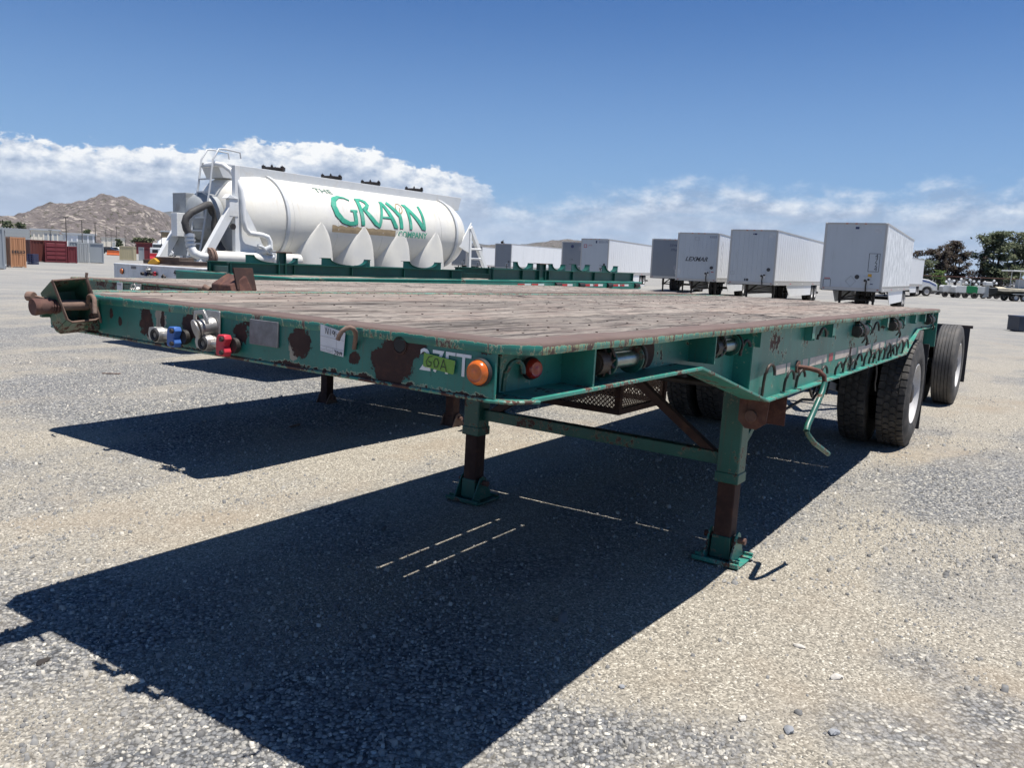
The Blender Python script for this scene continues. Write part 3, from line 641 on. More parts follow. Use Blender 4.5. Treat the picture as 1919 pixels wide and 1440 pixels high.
def gladhand(parent, x, z, mclamp, mbody=None):
    mbody = mbody or m_alu
    e = bpy.data.objects.new('air_coupling', None); COL.objects.link(e); e.parent = parent; e.location = (x, -.006, z)
    b = MB(); b.cyl((-.0, -.028, 0), (-.0, -.055, 0), .029, 24, .026); b.cyl((0, -.012, 0), (0, -.030, 0), .024, 20)
    b.prism([(-.030, -.026), (-.058, -.020), (-.066, .0), (-.060, .022), (-.028, .026)], 1, -.020, -.040)
    b.cyl((.015, -.035, 0), (.062, -.030, 0), .012, 14); b.build('coupling_body', mbody, e, smooth=35, bevel=.0015)
    s = MB(); s.lathe([(0, .010), (.004, .012), (.006, .020), (.002, .0235), (-.004, .024)], (0, -.055, 0), (0, -1, 0), 24); s.build('rubber_seal', m_rubber, e, smooth=40)
    c = MB(); c.prism([(.055, -.026), (.060, -.034), (.098, -.036), (.104, -.020), (.094, 0), (.106, .022), (.098, .036), (.068, .036), (.056, .022)], 1, -.018, -.046)
    c.build('colour_clamp', mclamp, e, smooth=35, bevel=.003)
    k = MB(); k.cyl((.091, -.044, -.022), (.091, -.054, -.022), .008, 8); k.cyl((.091, -.044, .022), (.091, -.054, .022), .008, 8); k.cyl((.10, -.0, 0), (.10, -.016, 0), .026, 18)
    k.build('bolt', m_iron, e, smooth=30); return e

def socket(parent, x, z, s=1.0):
    e = bpy.data.objects.new('electric_socket', None); COL.objects.link(e); e.parent = parent; e.location = (x, 0, z); e.scale = (s, s, s)
    b = MB(); b.cyl((0, -.004, -.01), (-.004, -.060, -.022), .030, 22); b.cyl((-.004, -.058, -.022), (-.005, -.064, -.023), .033, 22); b.box((-.036, -.008, -.045), (.036, -.001, .040)); b.build('socket_body', m_alu, e, smooth=35, bevel=.002)
    l = MB(); l.cyl((-.004, -.066, -.022), (-.006, -.072, -.024), .034, 22); l.prism([(-.034, .006), (-.030, .038), (.020, .046), (.040, .020), (.044, .0), (.034, -.002), (.016, .030), (-.020, .026), (-.024, .004)], 1, -.052, -.060)
    l.build('socket_lid', m_alu, e, smooth=35, bevel=.0015); return e

def lamp(parent, x, y, z, nrm, r, mat):
    e = bpy.data.objects.new('marker_lamp', None); COL.objects.link(e); e.parent = parent
    n = Vector(nrm).normalized(); o = Vector((x, y, z))
    MB().lathe([(0, r*1.12), (.008, r*1.12), (.012, r*1.04)], o, n, 28).build('lamp_base', m_rubber, e, smooth=40)
    MB().lathe([(.008, r), (.018, r*.97), (.026, r*.84), (.029, r*.72), (.027, r*.62), (.029, r*.3), (.031, 0)], o, n, 32).build('lens', mat, e, smooth=60)
    return e

def landing_leg(parent, x, y, zt, zg, m_outer, rusty_foot=False):
    e = bpy.data.objects.new('landing_leg', None); COL.objects.link(e); e.parent = parent
    o = MB(); w = .063; o.box((x-w, y-w, zg+.50), (x+w, y+w, zt)); o.build('outer_tube', m_outer, e, bevel=.008)
    c = MB(); c.box((x-w-.006, y-w-.006, zg+.465), (x+w+.006, y+w+.006, zg+.525)); c.build('collar', m_outer, e, bevel=.006)
    i = MB(); w = .051; i.box((x-w, y-w, zg+.09), (x+w, y+w, zg+.47)); i.build('inner_tube', m_rust_d, e, bevel=.007)
    fm = m_rust_l if rusty_foot else (m_flange if x > 0 else m_legtube)  # right foot brighter as lit, left darker as shaded, put into the colour
    f = MB(); f.box((x-.135, y-.125, zg+.006), (x+.135, y+.125, zg+.018)); f.box((x-.135, y-.135, zg+.012), (x+.135, y-.120, zg+.036)); f.box((x-.135, y+.12, zg+.012), (x+.135, y+.135, zg+.036))
    f.build('foot_plate', fm, e, bevel=.003)
    b = MB(); b.prism([(x-.062, zg+.018), (x+.062, zg+.018), (x+.053, zg+.155), (x-.053, zg+.155)], 1, y-.058, y+.058); b.build('foot_socket', m_legtube if not rusty_foot else m_rust_d, e, bevel=.004)
    for s in (-1, 1):
        g = MB(); xx = x+s*.078; g.prism([(y-.115, zg+.018), (y+.115, zg+.018), (y+.10, zg+.045), (y+.035, zg+.165), (y, zg+.185), (y-.035, zg+.165), (y-.10, zg+.045)], 0, xx-.005, xx+.005); g.build('foot_gusset', fm, e, bevel=.002)
        g = MB(); g.box((min(xx, xx+s*.05), y-.10, zg+.018), (max(xx, xx+s*.05), y-.092, zg+.045)); g.build('foot_lug', fm, e)
    p = MB(); p.cyl((x-.115, y, zg+.135), (x+.125, y, zg+.135), .019, 14); p.build('foot_pin', m_rust, e, smooth=35)
    return e

def planks(parent, x0, x1, n, segs, z, th, mat, gaps=(), sag=0, jit=.003, gapt=.0045):
    """deck boards run front to back; segs = list of (y0,y1); gaps = plank edges left open"""
    protos = {}; w = (x1-x0)/n
    for si, (ya, yb) in enumerate(segs):
        for i in range(n):
            xa = x0+i*w; ga = .0075 if (si, i) in gaps else gapt/2; gb = .0075 if (si, i+1) in gaps else gapt/2
            key = (round(ga, 4), round(gb, 4), si)
            if key not in protos:
                # a slightly wavy worn top so boards do not look machined
                nx, ny = 5, max(4, int((yb-ya)/.22)); vs = []; rs = random.Random(hash(key) & 0xffff)
                for j in range(ny+1):
                    for k in range(nx+1):
                        u = ga+(w-ga-gb)*k/nx; edge = -.006 if k in (0, nx) else 0
                        vs.append((u, ya+(yb-ya)*j/ny, edge + rs.uniform(-.0013, .0013) - .0012*math.cos(2*PI*k/nx)))
                m0 = len(vs); mb = MB(); fs = [(j*(nx+1)+k, j*(nx+1)+k+1, (j+1)*(nx+1)+k+1, (j+1)*(nx+1)+k) for j in range(ny) for k in range(nx)]
                q = [(ga, ya, -th), (w-gb, ya, -th), (w-gb, yb, -th), (ga, yb, -th)]; vs += q
                bd = [k for k in range(nx+1)]; tp = [ny*(nx+1)+k for k in range(nx+1)]
                fs += [tuple([m0, m0+1]+bd[::-1]), tuple([m0+2, m0+3]+tp)]
                lf = [j*(nx+1) for j in range(ny+1)]; rt = [j*(nx+1)+nx for j in range(ny+1)]
                fs += [tuple([m0+3, m0]+lf), tuple([m0+1, m0+2]+rt[::-1]), (m0, m0+3, m0+2, m0+1)]
                mb.add(vs, fs); protos[key] = mb.mesh('plank', mat)
            o = bpy.data.objects.new('plank', protos[key]); COL.objects.link(o); o.parent = parent
            o.location = (xa, random.uniform(-.004, .004), z+random.uniform(-jit, jit)-sag*max(0, -(xa+w/2)/1.22)**1.6)

def octo(W2, c, Lg, cx=None):
    cx = c if cx is None else cx
    return [(-W2, Lg, 0), (-W2, c, 0), (-W2+cx, 0, 0), (W2-cx, 0, 0), (W2, c, 0), (W2, Lg, 0)]

def lip_prof(H, th=.034, depth=.10):
    # rounded outer lip: outward offset positive
    return [(-depth, H), (-.010, H), (-.003, H-.003), (0, H-.010), (0, H-th+.006), (-.004, H-th), (-depth+.05, H-th), (-depth, H-.020)]

def flatbed(name, label, group, x0, y0, rot, main=True):
    e = thing(name, label, 'flatbed trailer', L(x0-1.1*rot[1], y0+1.1*rot[0]), rot, group)
    H, W2, LG = 1.4426, 1.22, 8.163
    # deck
    segs = [(.06, 3.062), (3.070, 5.640), (5.648, LG-.03)]
    gaps = {(0, 5), (0, 6)} if main else set()
    planks(e, -1.13, 1.13, 12, segs, H-.003, .036, m_wood if main else m_wood2, gaps, sag=.013)
    lp = lip_prof(H, .034 if main else .024)
    MB().sweep([(-W2, .095, -.013), (-W2, .09, -.013), (-W2+.085, 0, -.011), (-.5, 0, -.003), (0, 0, 0), (W2-.085, 0, 0), (W2, .09, 0), (W2, .095, 0)], lp).build('front_rail', m_lipf if main else m_lip, e, smooth=50)
    MB().sweep([(-W2, LG, -.013), (-W2, .0955, -.013)], lp).build('rub_rail', m_lip, e, smooth=50)
    rr = [(W2, .0955, 0)] + [(W2+.0025*math.sin(k*1.7)*(k % 3), .1+k*(LG-.1)/22, .0022*math.sin(k*2.3)) for k in range(1, 22)] + [(W2, LG, 0)]
    MB().sweep(rr, lp).build('rub_rail', m_lip, e, smooth=50)
    # screw heads along the crossmembers
    sc = MB()
    for i in range(26):
        for k in range(12):
            for q in (.05, .135):
                X0 = -1.13+k*2.26/12+q; Y0_ = .35+i*.305+random.uniform(-.01, .01)
                zt_ = H-.0035-(.013*max(0, -X0/1.22)**1.6); sc.cyl((X0, Y0_, zt_-.004), (X0, Y0_, zt_+.001), .0042, 6)
    sc.build('deck_screws', m_rust_d, e, kind='stuff')
    # front wall
    f = MB(); zb = 1.287
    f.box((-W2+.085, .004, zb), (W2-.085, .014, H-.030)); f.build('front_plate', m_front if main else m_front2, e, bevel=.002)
    fl = MB(); fl.sweep([(-W2, .35, 0), (-W2+.005, .075, 0), (-W2+.10, 0, 0), (W2-.10, 0, 0), (W2-.045, .02, 0), (W2, .10, 0)], [(-.10, zb), (.0, zb), (.003, zb-.004), (.0, zb-.010), (-.10, zb-.010)]); fl.build('front_flange', m_flangef, e, smooth=40)
    # side beams
    for s in (-1, 1):
        def mx(a, c): return (min(s*a, s*c), max(s*a, s*c))
        a, c = mx(1.075, 1.083)
        w = MB(); w.prism([(.10, 1.290), (1.35, 1.290), (2.04, 1.13), (2.04, 1.41), (.10, 1.41)], 0, a, c)
        a, c = mx(1.160, 1.168)
        w.prism([(2.04, 1.125), (2.28, 1.062), (6.35, 1.062), (6.95, 1.26), (8.10, 1.26), (8.10, 1.41), (2.04, 1.41)], 0, a, c)
        a, c = mx(1.075, 1.165); w.box((a, 2.035, 1.13), (c, 2.043, 1.41))
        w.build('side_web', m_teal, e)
        # flange follows the belly of the beam
        path = [(.10, 1.290), (1.33, 1.290), (2.26, 1.062), (6.35, 1.062), (6.95, 1.262), (8.10, 1.262)]
        g = MB(); a, c = mx(1.06, 1.205)
        up = [(y, z) for y, z in path]; dn = [(y, z-.012) for y, z in path][::-1]
        g.prism(up+dn, 0, a, c); g.build('side_flange', m_flange, e, bevel=.0025)
        for y in (.44, 1.47, 2.06):
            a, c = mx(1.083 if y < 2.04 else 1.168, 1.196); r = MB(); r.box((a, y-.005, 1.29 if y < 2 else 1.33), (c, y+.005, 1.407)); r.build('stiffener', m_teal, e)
        for y in (2.95, 3.42, 4.52, 5.20, 6.0, 6.6, 7.2, 7.7):
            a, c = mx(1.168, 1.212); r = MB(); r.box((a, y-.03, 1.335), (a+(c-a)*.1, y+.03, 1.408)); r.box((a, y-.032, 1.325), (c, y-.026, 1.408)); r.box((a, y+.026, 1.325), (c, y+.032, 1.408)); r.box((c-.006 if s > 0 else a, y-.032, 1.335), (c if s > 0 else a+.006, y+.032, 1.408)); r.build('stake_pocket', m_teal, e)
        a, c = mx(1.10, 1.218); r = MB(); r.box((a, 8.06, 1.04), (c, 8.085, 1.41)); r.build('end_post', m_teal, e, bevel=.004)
    # underframe
    for s in (-1, 1):
        b = MB(); b.box((s*.45-.05, 3.3, 1.06), (s*.45+.05, 8.1, 1.075)); b.prism([(.3, 1.29), (2.3, 1.27), (3.3, 1.075), (8.1, 1.075), (8.1, 1.31), (.3, 1.31)], 0, s*.45-.008, s*.45+.008); b.box((s*.45-.05, .3, 1.30), (s*.45+.05, 8.1, 1.312)); b.build('main_beam', m_under, e)
    for i in range(26):
        y = .35+i*.305
        if abs(y-3.066) < .06 or abs(y-5.644) < .06: y += .1
        b = MB(); b.box((-1.07, y-.03, 1.395), (1.07, y+.03, 1.402)); b.box((-1.07, y-.004, 1.315), (1.07, y+.004, 1.395)); b.build('crossmember', m_under, e)
    for ya_, yb_ in ((.08, 1.42), (2.55, 3.05)): MB().box((-.24, ya_, 1.392), (.05, yb_, 1.400)).build('leak_blocker', m_under, e)  # added unseen strips under the board gaps to stop sunlight leaking through
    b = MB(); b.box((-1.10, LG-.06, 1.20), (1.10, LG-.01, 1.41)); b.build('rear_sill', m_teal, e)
    # landing gear
    lx, ly = .897, 2.72
    gz = {1: .0392, -1: .0180}
    for s in (-1, 1): landing_leg(e, s*lx, ly, 1.12 if s < 0 else 1.12, gz[s], m_legtube, rusty_foot=not main)
    b = MB(); b.box((-lx+.06, ly-.012, .590), (lx-.06, ly+.004, .665)); b.box((-lx+.06, ly-.012, .655), (lx-.06, ly+.05, .665)); b.build('cross_brace', m_legtube, e, bevel=.003)
    b = MB(); b.bar((lx-.08, ly+.02, .62), (.10, ly+.06, 1.10), .05, .05, up=(0, 1, 0)); b.bar((-lx+.08, ly+.02, .62), (-.10, ly+.06, 1.10), .05, .05, up=(0, 1, 0)); b.build('diagonal_brace', m_rust_d, e, bevel=.004)
    for s in (-1, 1):
        b = MB(); b.bar((s*(lx+.02), ly+.05, .70), (s*(lx+.05), ly+.62, 1.10), .045, .04); b.build('rear_strut', m_legtube, e, bevel=.004)
    b = MB(); b.cyl((-lx, ly, 1.04), (1.0, ly, 1.04), .018, 12); b.build('gear_shaft', m_iron, e, smooth=40)
    # axle and wheels
    wy = 7.14; cz = .088+.528
    ax = MB(); ax.cyl((-1.1, wy, cz), (1.1, wy, cz), .065, 18); ax.box((-.52, wy-.5, 1.0), (-.42, wy+.5, 1.06)); ax.box((.42, wy-.5, 1.0), (.52, wy+.5, 1.06)); ax.build('axle', m_under, e, smooth=30)
    for s in (-1, 1):
        sp = MB()
        for k in range(5):
            hl = .52-.07*k; zt = cz+.16+.016*k-.02
            sp.prism([(wy-hl, zt+.05*(hl/.5)), (wy, zt), (wy+hl, zt+.05*(hl/.5)), (wy+hl, zt+.012+.05*(hl/.5)), (wy, zt+.012), (wy-hl, zt+.012+.05*(hl/.5))], 0, s*.47-.04, s*.47+.04)
        sp.box((s*.47-.05, wy-.62, cz+.15), (s*.47+.05, wy-.54, 1.06)); sp.box((s*.47-.05, wy+.54, cz+.15), (s*.47+.05, wy+.62, 1.06)); sp.build('leaf_spring', m_iron, e)
        b = MB(); b.bar((s*.55, wy-1.35, .78), (s*.55, wy-.15, cz-.02), .05, .07); b.build('radius_rod', m_silver, e, bevel=.004)
        b = MB(); b.box((s*.62-.03, wy-1.40, .74), (s*.62+.03, wy-1.34, 1.06)); b.build('hanger', m_under, e)
    wp = wheel_proto(e, 'wheel', 'lug'); wp.location = (1.203, wy, cz)
    w2 = dup(wp, e); w2.location = (.60, wy, cz); w2.rotation_euler = (0, 0, PI)
    w2.location = (.60, wy, cz); w3 = dup(wp, e); w3.location = (-1.203, wy, cz-.025); w3.rotation_euler = (.3, 0, PI); w4 = dup(wp, e); w4.location = (-.60, wy, cz-.02); w4.rotation_euler = (.7, 0, 0)
    for s in (-1, 1):
        b = MB(); b.box((s*.90-.31, wy+.60, .18), (s*.90+.31, wy+.612, 1.05)); b.build('mud_flap', m_flap, e, bevel=.003)
        b = MB(); b.box((s*.9-.31, wy+.58, 1.04), (s*.9+.31, wy+.62, 1.08)); b.build('flap_bracket', m_iron, e)
    # hardware along the sides
    for s in (1, -1):
        root = e
        side = MB()
    winch(e, .60, x=1.120, z=1.352, r=.053, ln=.20); winch(e, 1.62, x=1.120, z=1.350, r=.050, ln=.18); winch(e, 4.22, x=1.165, z=1.335, r=.046, ln=.2); winch(e, 5.55, x=1.165, z=1.335, r=.046, ln=.22); winch(e, 7.55, x=1.165, z=1.335, r=.046, ln=.25)
    hooks = [(.078, 1.300, .072, 1.112, .028), (.82, 1.325, .05, 1.13, .035), (1.86, 1.30, .06, 1.17, .022), (2.20, 1.085, .135, 1.184, .042), (2.57, 1.07, .095, 1.184, .038), (2.80, 1.07, .085, 1.184, .03), (3.30, 1.09, .05, 1.184, .035), (3.92, 1.07, .095, 1.184, .045), (4.28, 1.07, .085, 1.184, .04), (4.58, 1.07, .10, 1.184, .05), (4.92, 1.07, .085, 1.184, .045), (5.35, 1.07, .10, 1.184, .06), (5.66, 1.07, .08, 1.184, .05), (5.95, 1.07, .10, 1.184, .06), (6.22, 1.07, .095, 1.184, .06), (3.70, 1.07, .07, 1.184, .03), (4.12, 1.07, .06, 1.184, .03), (4.76, 1.07, .07, 1.184, .035), (5.14, 1.07, .085, 1.184, .04), (5.52, 1.07, .07, 1.184, .05), (3.16, 1.32, .05, 1.184, .04), (4.75, 1.30, .06, 1.184, .05)]
    for y, z, h, x, w in hooks: hook_mb(y, z, h, x, w).build('rope_hook', m_iron if y > .5 else m_legtube, e, smooth=45)
    lamp(e, 1.100, .228, 1.352, (1, -.25, 0), .030, m_redlens)
    lamp(e, 1.092, -.002, 1.356, (0, -1, 0), .034, m_amber)
    # spare wire loops / disc behind the side rail
    b = MB(); b.cyl((1.07, 1.03, 1.352), (1.10, 1.03, 1.352), .055, 24); b.build('round_cap', m_rust_d, e, smooth=35)
    # worn tape along the web
    for i, (ya, yb) in enumerate([(2.44, 2.62), (2.64, 2.70), (2.95, 3.06), (3.10, 3.50), (3.56, 3.66), (3.72, 4.12), (4.18, 4.35), (4.40, 4.85), (4.92, 5.4), (5.46, 5.95), (6.0, 6.6)]):
        t = MB(); t.box((1.168, ya, 1.165), (1.1692, yb, 1.215)); t.build('tape_strip', m_tapegrey if i not in (4,) else m_decred, e)
    # crank handle
    c = MB(); c.tube([(1.155, 2.84, 1.182), (1.24, 2.84, 1.180), (1.285, 2.845, 1.172), (1.312, 2.86, 1.145), (1.318, 2.862, 1.10)], .0135, 10); c.build('crank_shaft', m_rust, e, smooth=50)
    c = MB(); c.tube([(1.318, 2.862, 1.11), (1.318, 2.83, 1.06), (1.318, 2.68, .965), (1.32, 2.585, .91), (1.322, 2.565, .885)], .0165, 10); c.build('crank_arm', m_legtube, e, smooth=50)
    c = MB(); c.tube([(1.322, 2.565, .885), (1.33, 2.575, .862), (1.345, 2.66, .81), (1.362, 2.93, .712)], .014, 10); c.build('crank_handle', m_legtube, e, smooth=50)
    b = MB(); b.cyl((1.168, 2.84, 1.182), (1.178, 2.84, 1.182), .035, 16); b.build('shaft_bearing', m_rust, e, smooth=35)
    # lock bracket hanging below the beam
    b = MB(); b.prism([(2.50, 1.05), (2.50, .90), (2.55, .86), (2.66, .84), (2.74, .87), (2.76, 1.05)], 0, 1.02, 1.028)
    b.box((1.02, 2.74, .86), (1.16, 2.748, 1.05)); b.prism([(.98, 1.05), (.98, .90), (1.02, .86), (1.08, .86), (1.13, .90), (1.14, 1.05)], 1, 2.50, 2.508); b.cyl((1.05, 2.48, .93), (1.05, 2.50, .93), .032, 18); b.build('lock_bracket', m_rust_l if not main else m_rust, e, smooth=30, bevel=.002)
    # slack brake hoses and a hanging strap under the deck
    MB().tube([(.55, 3.6, 1.05), (.60, 3.9, .80), (.66, 4.4, .66), (.70, 4.9, .72), (.66, 5.4, .66), (.60, 6.2, .80)], .012, 7).build('brake_hose', m_rubber, e, smooth=50)
    MB().tube([(.85, 4.3, 1.05), (.86, 4.45, .86), (.82, 4.7, .78), (.76, 5.1, .86), (.72, 5.6, .70), (.6, 6.2, .74)], .010, 7).build('brake_hose', m_iron, e, smooth=50)
    MB().tube([(1.19, 5.02, 1.07), (1.20, 5.03, .98), (1.195, 5.04, .90), (1.20, 5.06, .84)], .006, 6).build('hanging_cord', m_iron, e, smooth=50)
    MB().cyl((.25, 4.5, .86), (.25, 5.5, .86), .13, 20).build('air_tank', m_under, e, smooth=35)
    # mesh basket between the beams
    bk = bpy.data.objects.new('wire_basket', None); COL.objects.link(bk); bk.parent = e
    bx0, bx1, by0, by1, bz0, bz1 = -.80, -.12, 3.30, 4.05, .665, 1.05
    fr = MB()
    for px in (bx0, bx1):
        for py in (by0, by1): fr.box((px-.02, py-.02, bz0), (px+.02, py+.02, bz1))
    for z in (bz0,):
        fr.box((bx0, by0-.018, z), (bx1, by0+.018, z+.04)); fr.box((bx0, by1-.018, z), (bx1, by1+.018, z+.04)); fr.box((bx0-.018, by0, z), (bx0+.018, by1, z+.04)); fr.box((bx1-.018, by0, z), (bx1+.018, by1, z+.04))
    fr.build('basket_frame', m_rust_d, bk)
    me = MB()
    def lattice(o, u, v, lu, lv, st=.034, w=.010):
        u = Vector(u); v = Vector(v); o = Vector(o); nn = u.cross(v)*.002
        k = -lv
        while k < lu:
            for sg in (1, -1):
                a0, b0 = (max(k, 0), max(-k, 0)); t = min(lu-a0, lv-b0)
                if t > .01:
                    p0 = (a0, b0); p1 = (a0+t, b0+t)
                    if sg < 0: p0 = (lu-p0[0], p0[1]); p1 = (lu-p1[0], p1[1])
                    A = o+u*p0[0]+v*p0[1]; Bq = o+u*p1[0]+v*p1[1]; q = ((Bq-A).normalized().cross(u.cross(v)))*w/2
                    me.add([A-q+nn, A+q+nn, Bq+q+nn, Bq-q+nn], [(0,1,2,3)])
            k += st
    lattice((bx0, by0, bz0+.03), (1,0,0), (0,0,1), bx1-bx0, bz1-bz0-.03); lattice((bx1, by0, bz0+.03), (0,1,0), (0,0,1), by1-by0, bz1-bz0-.03); lattice((bx0, by0, bz0+.02), (1,0,0), (0,1,0), bx1-bx0, by1-by0)
    lattice((bx0, by1, bz0+.03), (1,0,0), (0,0,1), bx1-bx0, bz1-bz0-.03)
    me.build('wire_mesh', m_rust_l, bk, kind='stuff')
    return e

ROT1 = (-.0105276, .0118613, YAW)
t1 = flatbed('flatbed_trailer', 'nearest green flatbed trailer with green tape marked 60A beside its orange lamp', 'green flatbed trailers with timber decks', 0, 0, ROT1, True)

def front_details(e):
    # upright hooks on the front
    def fhook(x, z, w, r, m, dx=0):
        pts = [(x-.004, -.004, z-.045), (x-.003, -.02, z-.01), (x, -.034, z+.02)]
        for k in range(9):
            a = PI-k*PI/8.5; pts.append((x+w+w*math.cos(a), -.040-.02*(k/8), z+.022+w*.75*math.sin(a)))
        pts.append((x+2*w+.008, -.064, z-.012))
        MB().tube(pts, r, 9).build('rope_hook', m, e, smooth=50)
    fhook(-.760, 1.385, .040, .0085, m_rust_l); 
    pts = [(.622, .0, 1.370), (.628, -.004, 1.385), (.642, -.015, 1.408), (.653, -.028, 1.425), (.656, -.040, 1.434), (.654, -.052, 1.438), (.648, -.062, 1.435), (.640, -.069, 1.426), (.634, -.073, 1.413), (.630, -.075, 1.400)]
    MB().tube(pts, .0068, 9).build('rope_hook', m_rust_l, e, smooth=50)
    gladhand(e, -.292, 1.327, m_blue); gladhand(e, -.018, 1.325, m_red); socket(e, -.040, 1.392)
    MB().box((.150, -.006, 1.338), (.287, .0035, 1.420)).build('data_plate', m_plate, e, bevel=.002)
    # paper tag with printed boxes and handwriting
    tg = MB().add([(.478, -.001, 1.402), (.480, -.001, 1.350), (.582, -.004, 1.341), (.586, -.002, 1.414), (.478, -.001, 1.432)], [(0,1,2,3,4)]).build('paper_tag', m_paper, e)
    ln = []
    wr = lambda pts: ln.append(pts)
    wr([(.505, 1.405), (.507, 1.422), (.516, 1.404), (.518, 1.421)]); wr([(.527, 1.403), (.528, 1.420)]); wr([(.545, 1.413), (.538, 1.417), (.535, 1.409), (.541, 1.406), (.546, 1.414), (.545, 1.399)]); wr([(.553, 1.407), (.561, 1.406)]); wr([(.567, 1.415), (.576, 1.414), (.570, 1.399)])
    wr([(.545, 1.357), (.553, 1.356), (.547, 1.345)]); wr([(.557, 1.354), (.560, 1.356), (.563, 1.351), (.559, 1.345), (.556, 1.350), (.557, 1.354)]); wr([(.567, 1.354), (.568, 1.345)]); wr([(.576, 1.349), (.571, 1.351), (.573, 1.355), (.577, 1.352), (.575, 1.344)])
    s = strokes(ln, .0022, (0, 0, 0), (1, 0, 0), (0, 0, 1)); s.xf(Matrix.Translation((0, -.006, 0))); s.build('handwriting', m_ink, e)
    ln = [[(.481, 1.397), (.584, 1.390)], [(.481, 1.368), (.583, 1.360)], [(.553, 1.391), (.553, 1.362)], [(.510, 1.365), (.510, 1.350)], [(.538, 1.363), (.538, 1.347)]]
    for zz in (1.426, 1.422): ln.append([(.50, zz), (.525, zz-.001)])
    for zz in (1.357, 1.353): ln.append([(.485, zz), (.505, zz-.001)]); ln.append([(.514, zz-.002), (.534, zz-.003)])
    s = strokes(ln, .0010, (0, 0, 0), (1, 0, 0), (0, 0, 1)); s.xf(Matrix.Translation((0, -.0055, 0))); s.build('printed_form', m_inkg, e)
    # lettering and tape
    # white lettering 27FT. half hidden by the tape
    s = place_text(text_mb('27FT.', .088, depth=.0004, bold=.0006), (.975, .0022, 1.364), (1, 0, -.01), (0, 0, 1)); s.build('lettering', m_lettw, e)
    ZT = [(.895, -.0035, 1.388), (.893, -.0035, 1.350), (1.000, -.0035, 1.339), (1.004, -.0045, 1.345), (1.006, -.0035, 1.377)]
    MB().add(ZT, [(0,1,2,3,4)]).build('green_tape', m_tape, e)
    g = [[(.926, 1.381), (.914, 1.378), (.905, 1.364), (.910, 1.352), (.921, 1.353), (.924, 1.363), (.913, 1.366)], [(.938, 1.376), (.932, 1.366), (.936, 1.352), (.946, 1.353), (.950, 1.366), (.944, 1.376), (.938, 1.376)], [(.957, 1.348), (.966, 1.376), (.978, 1.345)], [(.960, 1.357), (.975, 1.355)]]
    s = strokes(g, .0022, (0, 0, 0), (1, 0, 0), (0, 0, 1)); s.xf(Matrix.Translation((0, -.0055, 0))); s.build('handwriting', m_ink, e)
    # round hole in the bare patch
    MB().lathe([(0, .026), (.004, .026), (.004, .022), (-.004, .020)], (.800, .004, 1.398), (0, -1, 0), 24).build('drain_ring', m_rust_d, e, smooth=40)
    MB().cyl((.800, .0, 1.400), (.800, .0035, 1.400), .021, 24).build('hole', m_rubber, e)
front_details(t1)

def corner_lock(e):
    """open steel box and twist lock standing out in front of the left corner, opening to the right"""
    c = bpy.data.objects.new('corner_lock', None); COL.objects.link(c); c.parent = e
    X = -.75; D = Vector((-.105, .012, -.052))
    rim = [Vector((X, -.180, 1.489)), Vector((X, -.055, 1.501)), Vector((X, -.004, 1.350)), Vector((X, -.020, 1.341)), Vector((X, -.110, 1.334)), Vector((X, -.128, 1.345))]
    m = MB()
    for i in range(len(rim)):
        A, B = rim[i], rim[(i+1) % len(rim)]; nrm = (B-A).cross(D).normalized()*.0035
        m.add([A+nrm, B+nrm, B+D+nrm, A+D+nrm, A-nrm, B-nrm, B+D-nrm, A+D-nrm], [(0,1,2,3),(7,6,5,4),(0,4,5,1),(1,5,6,2),(2,6,7,3),(3,7,4,0)])
    m.add([p+D*.98 for p in rim], [(0,1,2,3,4,5)]); m.build('box_frame', m_front2, c)
    MB().tube(rim+rim[:1], .0048, 6).build('frame_rim', m_rust_l, c, smooth=50)
    MB().tube([(X, -.050, 1.522), (X, -.052, 1.505), (X, .004, 1.330)], .006, 6).build('hinge_rod', m_rust_l, c, smooth=50)
    MB().cyl((X-.03, -.165, 1.396), (X-.03, -.035, 1.396), .020, 20).build('lock_roller', m_rust_l, c, smooth=40)
    k = MB(); k.lathe([(0, .020), (0, .030), (.008, .032), (.040, .028), (.055, .026), (.062, .030), (.066, .022)], (X-.03, -.238, 1.390), (0, 1, .06), 24); k.lathe([(0, .012), (.004, .016), (.006, .012)], (X-.001, -.205, 1.392), (1, -.1, 0), 16); k.build('twist_lock', m_rust, c, smooth=40)
    g = MB()
    for i in range(4): g.cyl((X-.03, -.180+.010*i, 1.393), (X-.03, -.174+.010*i, 1.393), .030-.003*(i % 2), 10)
    g.build('lock_nut', m_rust, c, smooth=20)
    b = MB(); b.bar((X-.10, -.205, 1.425), (X-.04, -.15, 1.408), .014, .014); b.cyl((X-.11, -.215, 1.425), (X-.085, -.205, 1.425), .018, 12); b.build('lock_lever', m_rust_l, c, smooth=30, bevel=.002)
    s = MB(); s.box((X-.13, -.03, 1.30), (X-.01, .004, 1.42)); s.box((X-.12, -.17, 1.345), (X-.10, .0, 1.41)); s.build('lock_bracket', m_front2, c, bevel=.003)
corner_lock(t1)

